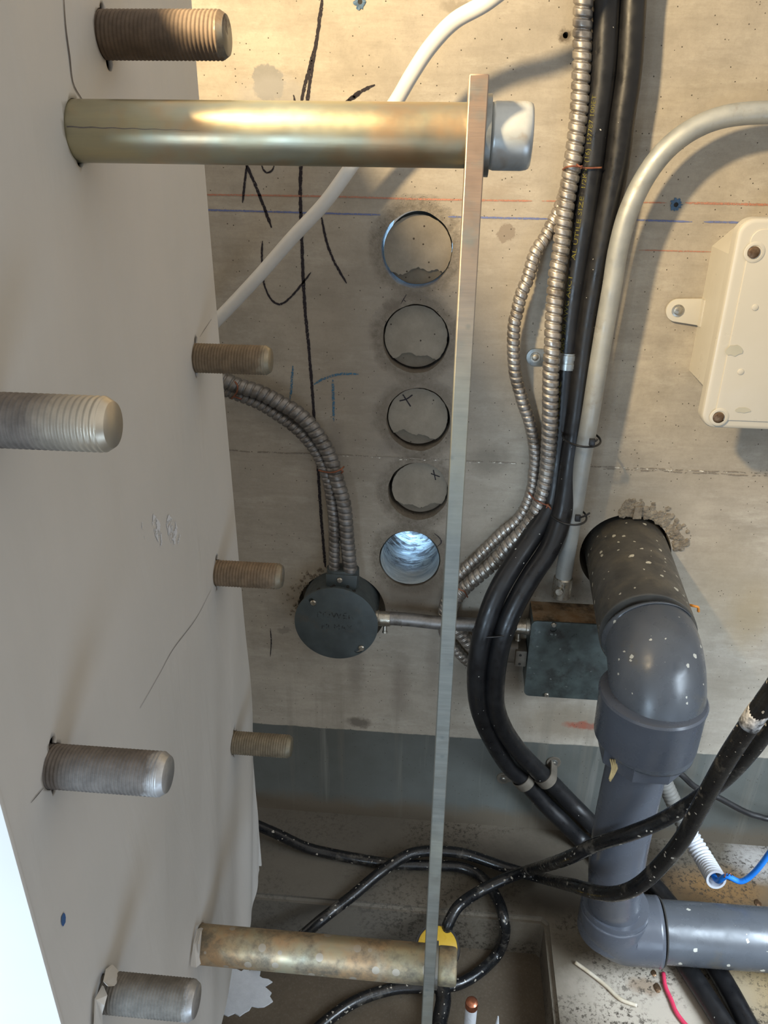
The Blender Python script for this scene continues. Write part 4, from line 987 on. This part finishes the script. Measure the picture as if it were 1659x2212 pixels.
hh = [at(560, 2085, Z=-.07), at(610, 2055, Z=-.05), at(655, 2020, Z=-.02), gr(700, 1982, .008), gr(760, 1936, .012), gr(815, 1890, .020), gr(865, 1855, .032), gr(900, 1841, .034), gr(950, 1838, .033), gr(1010, 1846, .030), gr(1096, 1875, .028), gr(1175, 1898, .035),
      dp(1238, 1913, 1.16), dp(1290, 1928, 1.08), dp(1335, 1930, 1.03), dp(1380, 1912, .99), dp(1426, 1870, .96), dp(1472, 1815, .92), dp(1508, 1751, .88), dp(1540, 1692, .84), dp(1577, 1628, .80), dp(1623, 1559, .76), dp(1668, 1495, .73), dp(1720, 1425, .70), dp(1990, 1080, .64)]
hc = sweep('rubber_cable', hh, rt, M['cable_worn'], seg=24); tag(hc, 'glossy black cable with white flecks, sweeping in front of the drain pipe', 'cable', 'thin black rubber cables')
M['tape'] = simple('white_paint', (.62, .62, .62), (.05, .05, .05), .5, 0, 160)
tag(sweep('paint_band', [dp(1619, 1565, .7632), dp(1630, 1548, .7548), dp(1641, 1533, .7482)], rt * 1.06, M['tape'], None, seg=24), kind=None).parent = hc
ii = [at(965, 2010, Z=.005), gr(969, 1994, .02), gr(991, 1957, .035), gr(1037, 1925, .035), gr(1092, 1898, .050), gr(1147, 1879, .055), dp(1220, 1856, 1.17), dp(1289, 1824, 1.10), dp(1357, 1802, 1.05), dp(1426, 1774, 1.02), dp(1495, 1733, .98), dp(1563, 1683, .93), dp(1623, 1619, .88), dp(1665, 1560, .84), dp(1720, 1480, .80), dp(2000, 1160, .74)]
tag(sweep('rubber_cable', ii, rt, M['cable_worn'], seg=24), 'dull black cable running from the yellow-lidded plug up to the right edge', 'cable', 'thin black rubber cables')
tag(sweep('thin_wire', off([(1440, 1650, .03), (1472, 1673, .035), (1499, 1698, .035), (1530, 1714, .035), (1554, 1724, .035), (1604, 1751, .035), (1640, 1764, .035), (1700, 1772, .035), (2050, 1790, .035)]), .0056, M['black'], seg=16), 'thin black wire low on the wall at the right edge, behind the thicker cables', 'wire')

# yellow-lidded plug
pc = at(945, 2047, Z=.0); nrm = (CAM - pc).normalized(); nrm = (nrm + Vector((0, 0, .5))).normalized()
t = thing('capped_plug', 'black plug with round yellow lid behind the lower screw', 'plug', pc)
lathe('plug_body', [(-.002, .030), (-.002, .0375), (-.006, .0385), (-.016, .037), (-.03, .022), (-.07, .018), (-.075, .01)], pc, nrm, M['black'], t, seg=48)
lathe('lid', [(-.003, .0335), (.001, .0335), (.002, .032)], pc, nrm, M['yellow'], t, seg=48)
tag(sweep('rubber_cable', [at(948, 2085, Z=-.03), at(952, 2120, Z=-.045), at(958, 2160, Z=-.05), at(948, 2212, Z=-.055), at(940, 2270, Z=-.055)], .013, M['cable_worn'], seg=20), 'short thick black cable tail under the lower screw at the bottom edge', 'cable', 'thin black rubber cables')
# anchor rods at the bottom edge
ra = at(1019, 2168, Z=.075)
t = thing('anchor_rod', 'pale steel rod with a rounded copper tip at the bottom edge', 'rod', (ra.x, ra.y, -.090))
lathe('rod', [(0, .0088), (.163, .0088)], (ra.x, ra.y, -.090), (0, 0, 1), M['plaster'], t, seg=28)
lathe('copper_tip', [(0, .0096), (.006, .0098), (.011, .009), (.0135, .006), (.014, .002)], (ra.x, ra.y, .068), (0, 0, 1), M['copper'], t, seg=28)
lathe('base_plate', [(0, .05), (.006, .05), (.008, .047)], (ra.x, ra.y, -.0902), (0, 0, 1), M['lug_dusty'], t, seg=40)
ra = at(1076, 2197, Z=.02)
tag(lathe('steel_spike', [(0, .006), (.07, .005), (.112, .001)], (ra.x, ra.y, -.0905), (0, 0, 1), M['plaster'], seg=16), 'small pointed pale spike at the bottom edge, right of the copper-tipped rod', 'spike')

# ------------------------------------------------------------------ corrugated conduit with blue wire
def corr(P, r, pitch, mat, name, parent, caps=False):
    def prof(s_, a):
        f = (s_ / pitch) % 1; return 1 - .14 * (0.5 - .5 * math.tanh(3 * math.sin(2 * PI * f)))
    return sweep(name, P, r, mat, parent, seg=32, step=pitch / 8, prof=prof, caps=caps)
k1 = [at(1418, 1650, Y=1.10), at(1440, 1700, Y=1.095), at(1462, 1748, Y=1.085), at(1478, 1784, Y=1.07)]
k2 = [at(1478, 1784, Y=1.07), at(1502, 1824, Y=1.05), at(1527, 1866, Y=1.015), at(1547, 1900, Y=.972)]
t = thing('corrugated_conduit', 'pale grey corrugated plastic conduit with open end, beside the drain pipe', 'conduit', k2[-1])
corr(k1, .0145, .0078, M['corr_dark'], 'dusty_length', t); corr(k2, .0168, .0078, M['corr'], 'pale_length', t)
ax_ = (k2[-1] - k2[-2]).normalized()
lathe('open_end', [(-.004, .0166), (.001, .0166), (.001, .0128), (-.03, .0126)], k2[-1], ax_, M['corr'], t, seg=32, close=False)
lathe('inside', [(0, .0127), (.001, .0127)], k2[-1] - ax_ * .028, ax_, M['hole'], t, seg=24)
e_ = k2[-1]
bw = [e_ - ax_ * .02, e_ + Vector((.001, -.004, .002)), at(1570, 1893, Y=.955), at(1600, 1904, Y=.945), at(1628, 1886, Y=.94), at(1660, 1846, Y=.93), at(1720, 1760, Y=.91), at(1860, 1560, Y=.88)]
t = thing('blue_wire', 'bright blue wire with a stripped bit, leaving the corrugated conduit', 'wire', bw[2])
sweep('insulation', bw, .0046, M['blue'], t, seg=14, step=.003)
sweep('bare_copper', [at(1564, 1890, Y=.957), at(1571, 1894, Y=.955), at(1579, 1898, Y=.952)], .0043, M['copper'], t, seg=12, step=.002)
sweep('copper_strand', [at(1571, 1892, Y=.953), at(1577, 1886, Y=.948), at(1580, 1892, Y=.948)], .0008, M['copper'], t, seg=6, step=.002)

# wire scraps on the slab
tag(sweep('wire_scrap', on_floor([(1243, 2079), (1275, 2102), (1310, 2130), (1340, 2158), (1376, 2172)], .004), .0030, M['white_wire'], seg=12, step=.003), 'short curved white wire scrap lying on the concrete slab', 'wire scrap')
tag(sweep('wire_scrap', on_floor([(1433, 2102), (1437, 2130), (1450, 2160), (1460, 2185), (1480, 2212), (1510, 2240)], .004), .0034, M['red'], seg=12, step=.003), 'red wire scrap lying on the concrete slab beside the cables', 'wire scrap')
for x, y, s_, lab in ((1412, 2103, .006, 'reddish brown chip on the slab nearest the pipe'), (1420, 2135, .008, 'reddish brown chip on the slab left of the red wire'), (1637, 1952, .008, 'reddish brown chip on the slab above the horizontal pipe at the right edge')):
    c_ = at(x, y, Z=0); b = bmesh.new(); bmesh.ops.create_icosphere(b, subdivisions=2, radius=s_)
    for v in b.verts: v.co = Vector((v.co.x * .7 + rnd.uniform(-1, 1) * s_ * .15, v.co.y + rnd.uniform(-1, 1) * s_ * .15, v.co.z * .3)) + c_ + Vector((0, 0, s_ * .1))
    me = bpy.data.meshes.new('debris_chip'); b.to_mesh(me); b.free(); tag(link('debris_chip', me, M['screw_brown']), lab, 'debris')
# pale plaster patch on the lower floor
c_ = at(520, 2140, Z=-.0902); P = []
for k in range(40):
    a = 2 * PI * k / 40; r_ = 1 + .25 * rnd.uniform(-1, 1); P.append((.052 * r_ * math.cos(a), .038 * r_ * math.sin(a)))
tag(prism('plaster_scrap', P, c_, (1, 0, 0), (0, 1, 0), (0, 0, 1), .003, M['plaster'], None), 'pale plaster splat on the lower floor beside the column', 'plaster scrap')
# blue anchors in the wall
for x, y, lab in ((1460, 442, 'torn blue plastic anchor plug in the wall above the beige enclosure'), (778, 4, 'torn blue plastic anchor plug in the wall at the top edge of the photo')):
    c_ = W(x, y); b = bmesh.new(); n = 26; inn = []; ou = []
    for k in range(n):
        a = 2 * PI * k / n; r1 = .0075 * (1 + .25 * rnd.uniform(-1, 1)); inn.append(b.verts.new(c_ + Vector((.003 * math.cos(a), -.0012, .003 * math.sin(a))))); ou.append(b.verts.new(c_ + Vector((r1 * math.cos(a), -.0008 - .001 * rnd.random(), r1 * math.sin(a)))))
    back = [b.verts.new(v.co + Vector((0, .003, 0))) for v in ou]
    for k in range(n):
        j = (k + 1) % n; b.faces.new((inn[k], inn[j], ou[j], ou[k])); b.faces.new((ou[k], ou[j], back[j], back[k]))
    cen = b.faces.new([b.verts.new(v.co + Vector((0, .0008, 0))) for v in inn]); cen.material_index = 1
    me = bpy.data.meshes.new('anchor_plug'); b.to_mesh(me); b.free(); o = link('anchor_plug', me, M['blue_plug']); me.materials.append(M['hole']); tag(o, lab, 'wall plug', 'blue plastic plugs in the wall')
